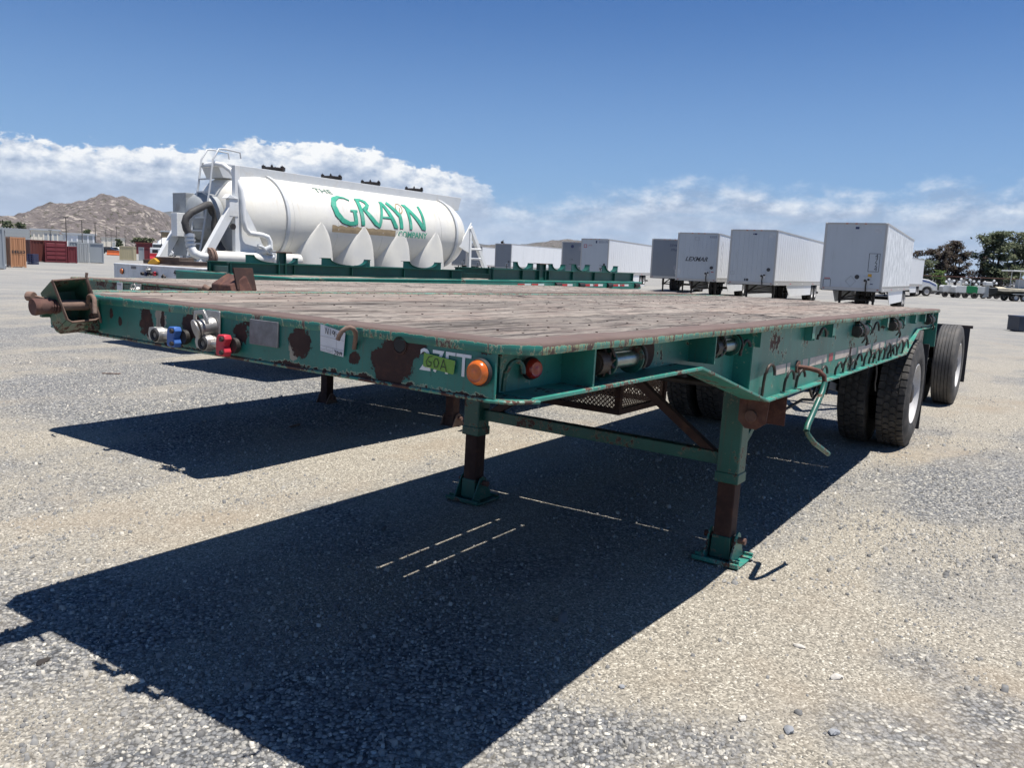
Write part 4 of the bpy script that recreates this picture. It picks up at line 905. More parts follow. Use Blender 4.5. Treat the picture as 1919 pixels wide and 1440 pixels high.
ROT2 = (-.0078, .004, YAW)
t2 = flatbed('flatbed_trailer', 'second green flatbed trailer, with rusty folded lock box, right behind the nearest one', 'green flatbed trailers with timber decks', -3.53, 1.95, ROT2, False)
t2.location.z = -.066
def t2_details(e):
    MB().box((-.42, -.006, 1.33), (-.35, .002, 1.42)).build('paper_tag', m_paper, e); s = place_text(text_mb('BUNA', .018), (-.385, -.008, 1.405), (1, 0, 0), (0, 0, 1)); s.build('handwriting', m_ink, e)
    socket(e, -.12, 1.385, .9); MB().box((.20, -.006, 1.335), (.46, .002, 1.405)).build('data_plate', m_plate, e, bevel=.002)
    gladhand(e, .66, 1.345, m_rust_l, m_alu)
    MB().tube([(-.98, -.0, 1.36), (-.975, -.04, 1.39), (-.95, -.06, 1.405), (-.91, -.07, 1.405), (-.87, -.075, 1.39), (-.86, -.078, 1.375)], .010, 8).build('rope_hook', m_lettw, e, smooth=50)
    MB().tube([(.78, -.0, 1.33), (.80, -.05, 1.37), (.85, -.06, 1.38), (.88, -.07, 1.35)], .012, 8).build('rope_hook', m_rust_l, e, smooth=50)
    c = bpy.data.objects.new('corner_lock', None); COL.objects.link(c); c.parent = e
    MB().add([(.86, -.06, 1.475), (1.12, -.10, 1.475), (1.17, .0, 1.545), (.93, .02, 1.555), (.86, -.06, 1.39), (1.16, -.10, 1.39), (1.22, .02, 1.44), (.90, .06, 1.44)], [(0,1,2,3),(0,4,5,1),(1,5,6,2),(3,7,4,0),(2,6,7,3),(4,7,6,5)]).build('lock_box', m_rust, c, bevel=.008)
    MB().box((1.13, -.07, 1.44), (1.145, .09, 1.60), rot=Matrix.Rotation(-.3, 3, 'Y')).build('lock_flap', m_rust_d, c, bevel=.002)
    k = MB(); k.cyl((.84, -.05, 1.40), (.70, -.09, 1.38), .03, 16); k.cyl((.86, -.07, 1.43), (.82, -.09, 1.45), .022, 14); k.build('twist_lock', m_rust_l, c, smooth=35)
t2_details(t2)

# ---------------------------------------------------------------- dolly whose wheels stand behind the nearest deck
def dolly():
    e = thing('converter_dolly', 'single axle dolly with ribbed grey tyres and black mud flap behind the nearest trailer', 'dolly', L(0, 10.75), (0, 0, YAW))
    cz = .53
    MB().cyl((-1.1, 0, cz), (1.1, 0, cz), .065, 18).build('axle', m_under, e, smooth=30)
    f = MB()
    for s in (-1, 1): f.box((s*.47-.05, -1.6, .86), (s*.47+.05, .75, 1.0)); f.box((s*.47-.05, -.5, .62), (s*.47+.05, .5, .66)); f.box((s*.47-.05, -.52, .64), (s*.47+.05, -.44, .88)); f.box((s*.47-.05, .44, .64), (s*.47+.05, .52, .88))
    for y in (-1.5, -.4, .4, .7): f.box((-.5, y-.05, .87), (.5, y+.05, .98))
    f.build('frame', m_under, e, bevel=.004)
    fw = MB(); fw.cyl((0, 0, 1.0), (0, 0, 1.06), .42, 32); fw.build('fifth_wheel', m_iron, e, smooth=35)
    tb = MB(); tb.bar((.4, -1.5, .92), (0, -2.3, .85), .09, .09); tb.bar((-.4, -1.5, .92), (0, -2.3, .85), .09, .09); tb.build('tow_bar', m_yel if False else m_rust_l, e)
    wp = wheel_proto(e, 'wheel', 'rib'); wp.location = (1.21, 0, cz)
    for x, rz in ((.62, PI), (-1.21, PI), (-.62, 0)):
        w = dup(wp, e); w.location = (x, 0, cz); w.rotation_euler = (.4*x, 0, rz)
    for s in (-1, 1):
        b = MB(); b.box((s*.92-.33, .66, .24), (s*.92+.33, .672, 1.0)); b.build('mud_flap', m_flap, e, bevel=.004)
        b = MB(); b.box((s*.5, .65, 1.0), (s*1.28, .69, 1.04)) if s > 0 else b.box((-1.28, .65, 1.0), (-.5, .69, 1.04)); b.build('flap_bracket', m_iron, e)
dolly()

# ---------------------------------------------------------------- third and fourth flatbeds
def simple_wheel(parent, loc, r=.52, w=.26, rz=0, mt=None, rm=None, dual=True, name='wheel'):
    wh = bpy.data.objects.new(name, None); COL.objects.link(wh); wh.parent = parent; wh.location = loc; wh.rotation_euler = (0, 0, rz)
    MB().lathe([(0, r*.56), (.012, r*.62), (.018, r*.8), (.0, r*.95), (-.02, r), (-w+.02, r), (-w, r*.95), (-w-.015, r*.8), (-w, r*.56)], (0,0,0), (1,0,0), 28, close=True).build('tyre', mt or m_tyre, wh, smooth=40)
    MB().lathe([(.004, r*.565), (-.03, r*.52), (-.07, r*.48), (-.075, r*.2), (-.03, r*.17), (-.028, 0)], (0,0,0), (1,0,0), 24, cap0=False).build('rim', rm or m_rim, wh, smooth=40)
    return wh
def flat_simple(name, label, x0, y0, z, LG, mrail, mwood, mfront, group, nplank=12, wheels=()):
    e = thing(name, label, 'flatbed trailer', L(x0, y0), (0, 0, YAW), group); H = z; W2 = 1.22
    nseg = max(2, int(LG/4)); segs = [(.05+i*(LG-.1)/nseg, .05+(i+1)*(LG-.1)/nseg-.006) for i in range(nseg)]
    planks(e, -1.13, 1.13, nplank, segs, H-.003, .036, mwood)
    MB().sweep(octo(W2, .09, LG, .085), lip_prof(H)).build('rub_rail', mrail, e, smooth=50)
    MB().box((-W2+.085, .004, H-.30), (W2-.085, .014, H-.03)).build('front_plate', mfront, e, bevel=.002)
    for s in (-1, 1):
        a, c = sorted((s*1.12, s*1.19)); b = MB(); b.box((a, .1, H-.16), (c, LG-.05, H-.035)); b.build('side_beam', mfront, e)
        MB().box((s*.45-.06, 1.5, H-.45), (s*.45+.06, LG-.1, H-.16)).build('main_beam', m_under, e)
        landing_leg(e, s*.9, 2.7, H-.15, 0.0, mfront)
    for k in range(int(LG/.6)): MB().box((-1.1, .5+k*.6-.03, H-.13), (1.1, .5+k*.6+.03, H-.04)).build('crossmember', m_under, e)
    for wy in wheels:
        MB().cyl((-1.1, wy, .52), (1.1, wy, .52), .06, 14).build('axle', m_under, e, smooth=35)
        for x, rz in ((1.2, 0), (.61, PI), (-1.2, PI), (-.61, 0)): simple_wheel(e, (x, wy, .52), rz=rz)
    return e
t3 = flat_simple('flatbed_trailer', 'long green flatbed trailer with red and white side tape, carrying the dark green saddle racks', -6.9, 5.2, 1.35, 10.15, m_mgreen, m_wood2, m_mgreen, None, 10, (8.0, 9.3))
for i, y in enumerate([5.1, 5.55, 6.6, 7.5, 7.85, 8.75, 9.05, 9.85]):
    MB().box((1.2215, y, 1.255), (1.2235, y+.22, 1.295)).build('tape_strip', m_tapered, t3)
    MB().box((1.2215, y+.22, 1.255), (1.2235, y+.42, 1.295)).build('tape_strip', m_tapewhite, t3)
MB().box((1.165, .3, 1.20), (1.221, 10.1, 1.317)).build('side_rail', m_mgreen, t3)
for y in (6.35, 7.25, 8.45, 9.75):
    w = MB(); w.cyl((1.225, y, 1.27), (1.225, y+.2, 1.27), .05, 16); w.build('winch', m_iron, t3, smooth=35)
t4 = flat_simple('flatbed_trailer', 'chipped white flatbed trailer lettered 40FT, with orange lamp and air couplings on its front', -10.0, 6.1, 1.37, 12.2, m_whiteflat, m_wood2, m_whiteflat, None, 10, (9.6, 10.9))
s = place_text(text_mb('40FT', .11, bold=.004), (.68, -.002, 1.27), (1, 0, 0), (0, 0, 1)); s.build('lettering', m_ink, t4)
lamp(t4, -.88, .0, 1.24, (0, -1, 0), .045, m_amber); lamp(t4, 1.19, .12, 1.3, (1, 0, 0), .035, m_redlens)
gladhand(t4, -.22, 1.225, m_darkblue, m_iron); gladhand(t4, .02, 1.235, m_red, m_iron); MB().tube([(.3, 0, 1.13), (.31, -.04, 1.2), (.36, -.05, 1.23), (.41, -.05, 1.19)], .016, 8).build('rope_hook', m_iron, t4, smooth=45)
MB().box((-.62, -.003, 1.29), (-.48, .003, 1.335)).build('data_plate', m_plate, t4); socket(t4, -.08, 1.30, .9)
for s in (-1, 1):
    for k in range(14):
        y = .8+k*.8; a, c = sorted((s*1.19, s*1.225)); MB().box((a, y-.04, 1.22), (c, y+.04, 1.33)).build('stake_pocket', m_whiteflat, t4)
MB().prism([(-.10, 0), (.08, 0), (.09, .05), (.02, .11), (-.05, .07)], 1, -.05, .05).build('yellow_rag', m_yel, None, bevel=.01, label='small yellow bundle lying on the white flatbed front edge', category='bundle').location = L(-10.75, 6.6, 1.372)
for a in ((-10.3, 6.9, .3),):
    o = MB().cbox((0, 0, .04), (1.6, .18, .07)).cbox((-.3, .1, .10), (.5, .4, .06)).build('dunnage', m_dark_wood, None, bevel=.005, label='dark timber dunnage lying across the white flatbed deck', category='timber'); o.location = L(a[0], a[1], 1.372); o.rotation_euler.z = YAW+a[2]

def rack(label, xa, ya, xb, yb, z, saddles, posts, hb=.15):
    """saddle rack: two long I-beams with cradle plates across the top"""
    A = L(xa, ya, z); B = L(xb, yb, z); d = (B-A); ln = d.length; rz = math.atan2(-d.x, d.y)
    e = thing('saddle_rack', label, 'steel rack', A, (0, 0, rz), 'dark green saddle racks')
    for x in (0.0, -.75):
        b = MB(); b.box((x-.05, 0, 0), (x+.05, ln, .012)); b.box((x-.05, 0, hb-.012), (x+.05, ln, hb)); b.box((x-.005, 0, .012), (x+.005, ln, hb-.012))
        for k in range(int(ln/.9)+1):
            y = min(ln-.006, .02+k*.9); b.box((x-.045, y, .012), (x+.045, y+.008, hb-.012))
        b.build('long_beam', m_dgreen, e)
    for y in (.1, ln*.5, ln-.1): MB().box((-.70, y-.04, .01), (-.05, y+.04, .09)).build('cross_tube', m_dgreen, e)
    for (y0, y1, hh, kind) in saddles:
        hh *= .66
        # half saddle whose arc bites into a plate between y0 and y1
        for x in (.0,):
            n = 10; r = abs(y1-y0)
            arc = [(y1 - (y1-y0)*math.cos(PI/2*k/n)*.72 + 0*(y1-y0), hb+hh - hh*math.sin(PI/2*k/n)) for k in range(n+1)]
            poly = [(y0, hb), (y0, hb+hh)] + [(y0+(y1-y0)*(.28+.72*(1-math.cos(PI/2*k/n))), hb+hh*(1-math.sin(PI/2*k/n)*.94)) for k in range(n+1)] + [(y1, hb)]
            MB().prism(poly, 0, x-.006, x+.006).build('saddle_plate', m_mgreen, e)
            rim = MB(); pp = poly[1:-1]
            for (a, c), (a2, c2) in zip(pp[:-1], pp[1:]): rim.bar((x-.03, a, c), (x-.03, a2, c2), .008, .008) if False else rim.add([(x-.07, a, c), (x+.035, a, c), (x+.035, a2, c2), (x-.07, a2, c2), (x-.07, a, c+.006), (x+.035, a, c+.006), (x+.035, a2, c2+.006), (x-.07, a2, c2+.006)], [(0,1,2,3),(4,7,6,5),(0,4,5,1),(1,5,6,2),(2,6,7,3),(3,7,4,0)])
            rim.build('saddle_rim', m_dgreen, e)
    for y, w, h in posts:
        b = MB(); b.box((-.02, y-w/2, -.02), (.055, y-w/2+.012, h)); b.box((-.02, y+w/2-.012, -.02), (.055, y+w/2, h)); b.box((.01, y-w/2+.012, -.02), (.022, y+w/2-.012, h)); b.build('post', m_dgreen, e)
        MB().box((-.05, y-w/2-.05, h), (.08, y+w/2+.07, h+.012)).build('post_cap', m_rust, e)
    return e
def frac(xa, ya, xb, yb, px, z):
    """distance along the beam that shows at image column px"""
    best = (9e9, 0)
    A = L(xa, ya, z); B = L(xb, yb, z); ln = (B-A).length
    for k in range(401):
        q = A.lerp(B, k/400)-Vector((0, 0, CAMH)); u = q.dot(CR)/q.dot(_F)*FPX+959.5
        if abs(u-px) < best[0]: best = (abs(u-px), ln*k/400)
    return best[1]
ra = (-6.88, 5.2, -5.85, 8.9); f1 = lambda px: frac(*ra, px, 1.36)
rack('dark green saddle rack on the green flatbed below the tank, standing a little askew', *ra, 1.352,
     [(f1(461), f1(512), .155, 0), (f1(558), f1(538), .12, 0), (f1(603), f1(655), .15, 0), (f1(693), f1(668), .15, 0), (f1(755), f1(790), .15, 0), (f1(825), f1(797), .15, 0)], [(f1(526), .11, .30)])
rb = (-5.85, 9.72, -5.85, 15.2); f2 = lambda px: frac(*rb, px, 1.36)
rack('dark green saddle rack at the rear of the green flatbed, before white box trailers', *rb, 1.352,
     [(f2(961), f2(979), .19, 0), (f2(998), f2(983), .17, 0), (f2(1027), f2(1043), .18, 0), (f2(1058), f2(1046), .17, 0), (f2(1070), f2(1090), .2, 0), (f2(1103), f2(1092), .2, 0), (f2(1127), f2(1143), .2, 0), (f2(1156), f2(1145), .2, 0)], [(f2(1012), .22, .30)], .19)

# ---------------------------------------------------------------- the tank
def tank():
    e = thing('bulk_tank', 'big white horizontal bulk tank with green lettering and a ladder at its front', 'tank', L(-14.95, 0), (0, 0, YAW))
    ZC, RT = 2.45, 1.10
    y0, y1 = 10.75, 19.25
    prof = [(0, .0), (0, .50), (.10, .70), (.28, RT*.84), (.65, RT*.95), (1.1, RT)] + [(1.1+i*(y1-y0-1.3)/14, RT) for i in range(1, 15)] + [(y1-y0+.05, RT*.97), (y1-y0+.35, RT*.85), (y1-y0+.60, RT*.62), (y1-y0+.72, RT*.3), (y1-y0+.75, 0)]
    MB().lathe(prof, (0, y0, ZC), (0, 1, 0), 72).build('tank_shell', m_tank, e, smooth=50)
    MB().lathe([(0, .50), (-.02, .55), (-.30, .55), (-.50, .40), (-.55, 0)], (0, y0+.02, ZC), (0, 1, 0), 40).build('tank_end', m_tankend, e, smooth=50)
    for y in (12.16, 18.90):
        MB().lathe([(0, RT+.004), (0, RT+.055), (.085, RT+.055), (.085, RT+.004)], (0, y, ZC), (0, 1, 0), 72, close=True).build('stiffening_ring', m_spine, e, smooth=30)
    for y in (12.42, 18.2, 15.6, 13.9): MB().lathe([(0, RT), (.0, RT+.006), (.02, RT+.006), (.02, RT)], (0, y, ZC), (0, 1, 0), 72, close=True).build('weld_seam', m_tank, e, smooth=30)
    # walkway spine on top
    b = MB(); b.prism([(10.9, 3.38), (10.72, 3.72), (20.15, 3.72), (20.0, 3.30)], 0, -.32, .32); b.build('walkway', m_spine, e, bevel=.01)
    for y in (12.67, 14.68, 16.22, 18.14):
        mh = bpy.data.objects.new('manhole', None); COL.objects.link(mh); mh.parent = e
        MB().cyl((0, y, 3.72), (0, y, 3.78), .27, 28).build('manhole_neck', m_iron, mh, smooth=35)
        c = MB(); c.lathe([(0, .29), (.025, .29), (.045, .22), (.05, 0)], (0, y, 3.78), (0, 0, 1), 28)
        for k in range(6):
            a = 2*PI*k/6+.2; c.cbox((.27*math.cos(a), y+.27*math.sin(a), 3.81), (.07, .05, .09), rot=Matrix.Rotation(a, 3, 'Z')); c.cyl((.27*math.cos(a), y+.27*math.sin(a), 3.80), (.27*math.cos(a), y+.27*math.sin(a), 3.88), .012, 6)
        c.build('manhole_lid', m_iron, mh, smooth=30)
    # hopper skirts: pointed arches standing proud of the shell, wide at the foot
    for y in (13.29, 14.85, 16.37, 17.94):
        m = MB(); nt = 12; nz = 12
        for s in (-1, 1):
            vs = []
            for j in range(nz+1):
                z = 2.50-(2.50-1.40)*j/nz; hw = .75*((2.50-z)/1.10)**.62
                for k in range(nt+1):
                    t = k/nt*2-1; tk = math.sqrt(max(.02, RT*RT-(z-ZC)**2)); x = max(tk*.98, 1.106+.03*(2.50-z)); x = x-(x-tk*.96)*abs(t)**5
                    vs.append((s*x, y+t*hw, z))
            m.add(vs, [(j*(nt+1)+k, j*(nt+1)+k+1, (j+1)*(nt+1)+k+1, (j+1)*(nt+1)+k) for j in range(nz) for k in range(nt)])
            b0 = nz*(nt+1); m.add([vs[b0+k] for k in range(nt+1)]+[(s*.3, y-.3, 1.36), (s*.3, y+.3, 1.36)], [tuple(range(nt+1))+(nt+2, nt+1)])
        m.build('hopper_skirt', m_tank, e, smooth=50)
    sk = MB(); sk.box((.70, 10.0, 1.18), (.85, 21.3, 1.32)); sk.box((-.85, 10.0, 1.18), (-.70, 21.3, 1.32))
    for y in (10.0, 12.0, 14, 16, 18, 20, 21.2): sk.box((-.7, y, 1.2), (.7, y+.1, 1.30))
    sk.box((-1.1, 20.1, 1.27), (1.1, 21.3, 1.325)); sk.build('skid', m_white, e, bevel=.006)
    for s in (-1, 1):
        for y in (10.6, 14.1, 17.2, 20.3): MB().box((s*.78-.07, y, 0), (s*.78+.07, y+.14, 1.2)).build('skid_leg', m_white, e, bevel=.006)
    # bottom line pipe, leg lugs
    MB().cyl((.35, 12, 1.25), (.35, 19.5, 1.25), .07, 14).build('discharge_pipe', m_spine, e, smooth=40)
    for s in (-1, 1):
        x = s*1.02; xf = x if s > 0 else -.58
        c = MB(); c.box((x-.06, 10.66, 1.30), (x+.06, 10.80, 3.62 if s > 0 else 2.3)); c.build('front_post', m_white, e, bevel=.006)
        c = MB(); c.prism([(10.80, 1.32), (11.75, 1.32), (11.35, 2.1), (10.80, 3.0)], 0, x-.01, x+.01); c.build('front_gusset', m_white, e)
        c = MB(); c.bar((xf, 9.75, 1.30), (xf, 10.66, 2.72), .13, .20, up=(0, 1, 0)); c.build('front_brace', m_white, e, bevel=.006)
        c = MB(); c.box((xf-.07, 10.5, 2.45), (xf+.07, 10.74, 2.85)); c.prism([(10.40, 2.85), (10.50, 2.95), (10.74, 2.85)], 0, xf-.09, xf+.09); c.build('lifting_lug', m_white, e, bevel=.01)
        c = MB(); c.cyl((x+.07*s, 10.58, 2.22), (x+.10*s, 10.58, 2.22), .07, 20); c.build('lug_hole', m_iron, e, smooth=30)
        c = MB(); c.bar((x, 20.75, 1.32), (x, 19.75, 2.75), .12, .14, up=(0, 1, 0)); c.build('rear_brace', m_white, e, bevel=.006)
        c = MB(); c.box((x-.05, 19.7, 1.32), (x+.05, 19.8, 2.6)); c.prism([(19.2, 2.1), (19.8, 2.9), (19.8, 1.9)], 0, x-.02, x+.02); c.build('rear_post', m_white, e)
    c = MB(); c.box((-1.02, 10.68, 1.3), (1.02, 10.74, 2.2)); c.build('front_plate', m_tankend, e)
    c = MB(); c.box((-.72, 10.25, 1.5), (-.20, 10.65, 2.98)); c.build('side_cabinet', m_tankend, e, bevel=.01)
    c = MB(); c.box((-.45, 10.02, 1.95), (-.22, 10.24, 2.50)); c.build('control_box', m_white, e, bevel=.01)
    for z in (1.75, 2.05): MB().cyl((1.02, 19.82, z), (1.35, 19.95, z), .035, 12).build('rear_fitting', m_white, e, smooth=35)
    # ladder
    l = bpy.data.objects.new('ladder', None); COL.objects.link(l); l.parent = e
    for x in (.06, .50):
        MB().tube([(x, 10.05, 1.30), (x, 10.2, 2.0), (x, 10.42, 3.2), (x, 10.5, 3.75), (x, 10.66, 4.0), (x, 10.85, 4.02), (x, 11.25, 4.0), (x, 11.28, 3.86)], .022, 10).build('ladder_rail', m_spine, l, smooth=50)
    for i in range(8):
        z = 1.5+i*.30; y = 10.10+(z-1.5)*.19; MB().cbox((.28, y, z), (.44, .06, .03)).build('rung', m_spine, l)
    # vent pipe looping over the front
    MB().tube([(.05, 10.62, 3.64), (.45, 10.60, 3.66), (.72, 10.62, 3.62), (.90, 10.68, 3.50), (1.02, 10.76, 3.30), (1.10, 10.82, 3.05), (1.13, 10.84, 2.75), (1.14, 10.84, 2.38), (1.15, 10.90, 2.18), (1.15, 11.0, 2.09), (1.16, 11.35, 2.07), (1.17, 11.52, 2.03), (1.18, 11.58, 1.92), (1.18, 11.60, 1.62)], .060, 16).build('vent_pipe', m_white, e, smooth=50)
    v = MB(); v.cyl((1.02, 11.28, 1.60), (1.28, 11.55, 1.78), .08, 18); v.cyl((1.10, 11.35, 1.50), (1.16, 11.70, 1.55), .07, 16); v.cbox((1.16, 11.70, 1.58), (.07, .09, .28)); v.tube([(1.12, 11.25, 1.82), (1.2, 11.35, 1.78), (1.26, 11.5, 1.66)], .035, 8); v.build('valve', m_spine, e, smooth=35)
    # pipe and hose along the right side
    MB().cyl((1.05, 10.05, 1.50), (1.05, 12.6, 1.50), .15, 24).build('air_pipe', m_tank, e, smooth=40)
    fl = MB(); fl.cyl((1.05, 9.98, 1.50), (1.05, 10.04, 1.50), .22, 24); fl.cyl((1.05, 9.90, 1.50), (1.05, 9.96, 1.50), .22, 24)
    for k in range(8): a = 2*PI*k/8; fl.cyl((1.05+.18*math.cos(a), 9.88, 1.5+.18*math.sin(a)), (1.05+.18*math.cos(a), 10.07, 1.5+.18*math.sin(a)), .014, 6)
    fl.build('pipe_flange', m_rust_l, e, smooth=35)
    MB().tube([(1.05, 9.92, 1.50), (1.0, 9.75, 1.52), (.95, 9.64, 1.58), (.90, 9.60, 1.70)], .10, 16).build('elbow', m_white, e, smooth=50)
    h = MB(); h.tube([(.90, 9.60, 1.70), (.88, 9.60, 1.84), (.86, 9.62, 2.0)], .098, 14); 
    for t in (.1, .5, .85): h.cyl((.90-.03*t, 9.60, 1.72+.24*t), (.90-.035*t, 9.60, 1.76+.24*t), .116, 14)
    h.build('hose_coupling', m_silver, e, smooth=40)
    MB().tube([(.86, 9.62, 1.98), (.84, 9.54, 2.10), (.82, 9.52, 2.24), (.82, 9.56, 2.36), (.84, 9.68, 2.48), (.84, 9.84, 2.56), (.80, 10.0, 2.63), (.72, 10.15, 2.68), (.62, 10.3, 2.70), (.52, 10.42, 2.62), (.48, 10.5, 2.45), (.5, 10.52, 2.2), (.58, 10.5, 1.95), (.72, 10.5, 1.75), (.95, 10.5, 1.55)], .080, 14).build('hose', m_hose, e, smooth=50)
    # lettering: strokes bent round the shell
    def on_shell(u, w, off):          # u along y, w height above sea level on a vertical picture plane at x=RT
        th = max(-1.2, min(1.2, (w-ZC)/RT)); return ((RT+off)*math.cos(th), u, ZC+(RT+off)*math.sin(th))
    def ribbon(pts, name, mats, off, close=False):
        """pts: (u, w, halfwidth) centreline"""
        mb = MB(); P = []
        for (a, b2) in zip(pts[:-1], pts[1:]):
            n = max(1, int(math.hypot(b2[0]-a[0], b2[1]-a[1])/.06))
            for k in range(n): t = k/n; P.append(tuple(a[i]+(b2[i]-a[i])*t for i in range(3)))
        P.append(pts[-1]); vs = []
        for i, q in enumerate(P):
            a = P[max(0, i-1)]; c = P[min(len(P)-1, i+1)]; d = Vector((c[0]-a[0], c[1]-a[1])); d = d.normalized() if d.length else Vector((1, 0)); nn = Vector((-d.y, d.x))
            if i in (0, len(P)-1) and len(q) > 2:
                nn = Vector((1, 0)) if abs(d.y) > .75 else nn
                if abs(d.y) > .75 and d.y > 0: nn = Vector((-1, 0))
            for s in (1, 0, -1): vs.append(on_shell(q[0]+nn.x*q[2]*s, q[1]+nn.y*q[2]*s, off))
        mb.add(vs, [(3*i+k, 3*i+k+1, 3*i+3+k+1, 3*i+3+k) for i in range(len(P)-1) for k in (0, 1)])
        return mb
    def arc(cu, cw, ru, rw, a0, a1, w0, w1, n=18, wm=None):
        out = []
        for k in range(n+1):
            t = k/n; a = R(a0+(a1-a0)*t); wd = w0+(w1-w0)*t + ((wm or 0)*math.sin(PI*t))
            out.append((cu+ru*math.cos(a), cw+rw*math.sin(a), wd))
        return out
    # u grows to the reader's right (towards the rear), w = height along the wrapped surface
    B0, T0 = 2.50, 3.30
    def SC(u, w): return (13.72 + u*3.72/10.0, B0 + w*(T0-B0)/4.0)
    def G(pts): return [(SC(u, w)[0], SC(u, w)[1], hw*.068) for u, w, hw in pts]
    letters = {
     'G': [G([(2.15, 3.55, .25), (1.7, 3.9, .35), (1.15, 3.95, .6), (.55, 3.4, 1.1), (.30, 2.4, 1.35), (.45, 1.3, 1.35), (.95, .45, 1.05), (1.6, .12, .75), (2.25, .25, .7)]), G([(2.25, 1.95, .95), (2.25, .12, .95)]), G([(1.85, 1.95, .35), (2.55, 1.95, .35)])],
     'R': [G([(2.95, 4.0, 1.0), (2.95, .05, 1.0)]), G([(2.75, 3.85, .5), (3.35, 3.9, .55), (3.75, 3.6, .9), (3.85, 3.1, 1.0), (3.6, 2.6, .8), (3.2, 2.35, .45)]), G([(3.3, 2.35, .7), (3.8, 1.4, 1.0), (4.25, .55, 1.0), (4.75, .05, .6)])],
     'A': [G([(4.7, .1, .75), (5.55, 4.0, .6)]), G([(5.50, 4.0, .95), (6.55, .05, 1.1)]), G([(5.05, 1.45, .35), (6.1, 1.45, .35)])],
     'Y': [G([(6.15, 4.0, 1.0), (7.15, 1.9, 1.0), (7.15, .05, 1.0)])],
     'N': [G([(8.25, 3.95, .85), (8.25, .05, .85)]), G([(8.05, 4.0, 1.0), (9.85, .15, 1.1)]), G([(9.90, 4.0, .75), (9.90, .10, .75)])]}
    for ch, st in letters.items():
        mb = MB(); sh = MB()
        for p_ in st:
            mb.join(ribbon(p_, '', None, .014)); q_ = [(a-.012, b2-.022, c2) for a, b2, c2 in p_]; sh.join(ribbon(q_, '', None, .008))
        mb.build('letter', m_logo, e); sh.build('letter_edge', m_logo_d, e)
    mb = MB()
    lf = [(SC(7.35+.36*math.cos(a)+.10*math.sin(a), 3.15+.85*math.sin(a))) for a in [2*PI*k/20 for k in range(21)]]
    mb.join(ribbon([(u, w, .018) for u, w in lf], '', None, .012)); mb.join(ribbon([(*SC(7.2, 2.3), .012), (*SC(7.45, 3.3), .02)], '', None, .012)); mb.build('leaf_mark', m_board, e)
    def wrap_text(txt, size, u0, u1, w, mat, off=.010, dark=None):
        t = text_mb(txt, size, bold=.006); xs = [v[0] for v in t.v]; ys = [v[1] for v in t.v]; k = (u1-u0)/(max(xs)-min(xs)); xm = min(xs)
        t.v = [on_shell(u0+(v[0]-xm)*k, w+v[1], off) for v in t.v]; t.build('lettering', mat, e)
    wrap_text('THE', .26, 13.42, 14.05, 3.46, m_logo_t); wrap_text('COMPANY', .23, 16.22, 17.50, 2.345, m_logo, .022)
    bd = MB(); n = 24; us = [13.68+i*(16.12-13.68)/n for i in range(n+1)]; vs = []
    for i, u in enumerate(us):
        tp = 2.455+.012*math.sin(i*2.3)-.012*(i % 3)
        for w in (2.27, 2.36, tp): vs.append(on_shell(u, w, .006))
    bd.add(vs, [(3*i+k, 3*i+3+k, 3*i+4+k, 3*i+1+k) for i in range(n) for k in (0, 1)]); bd.build('brown_strip', m_board, e)
    return e
tank()

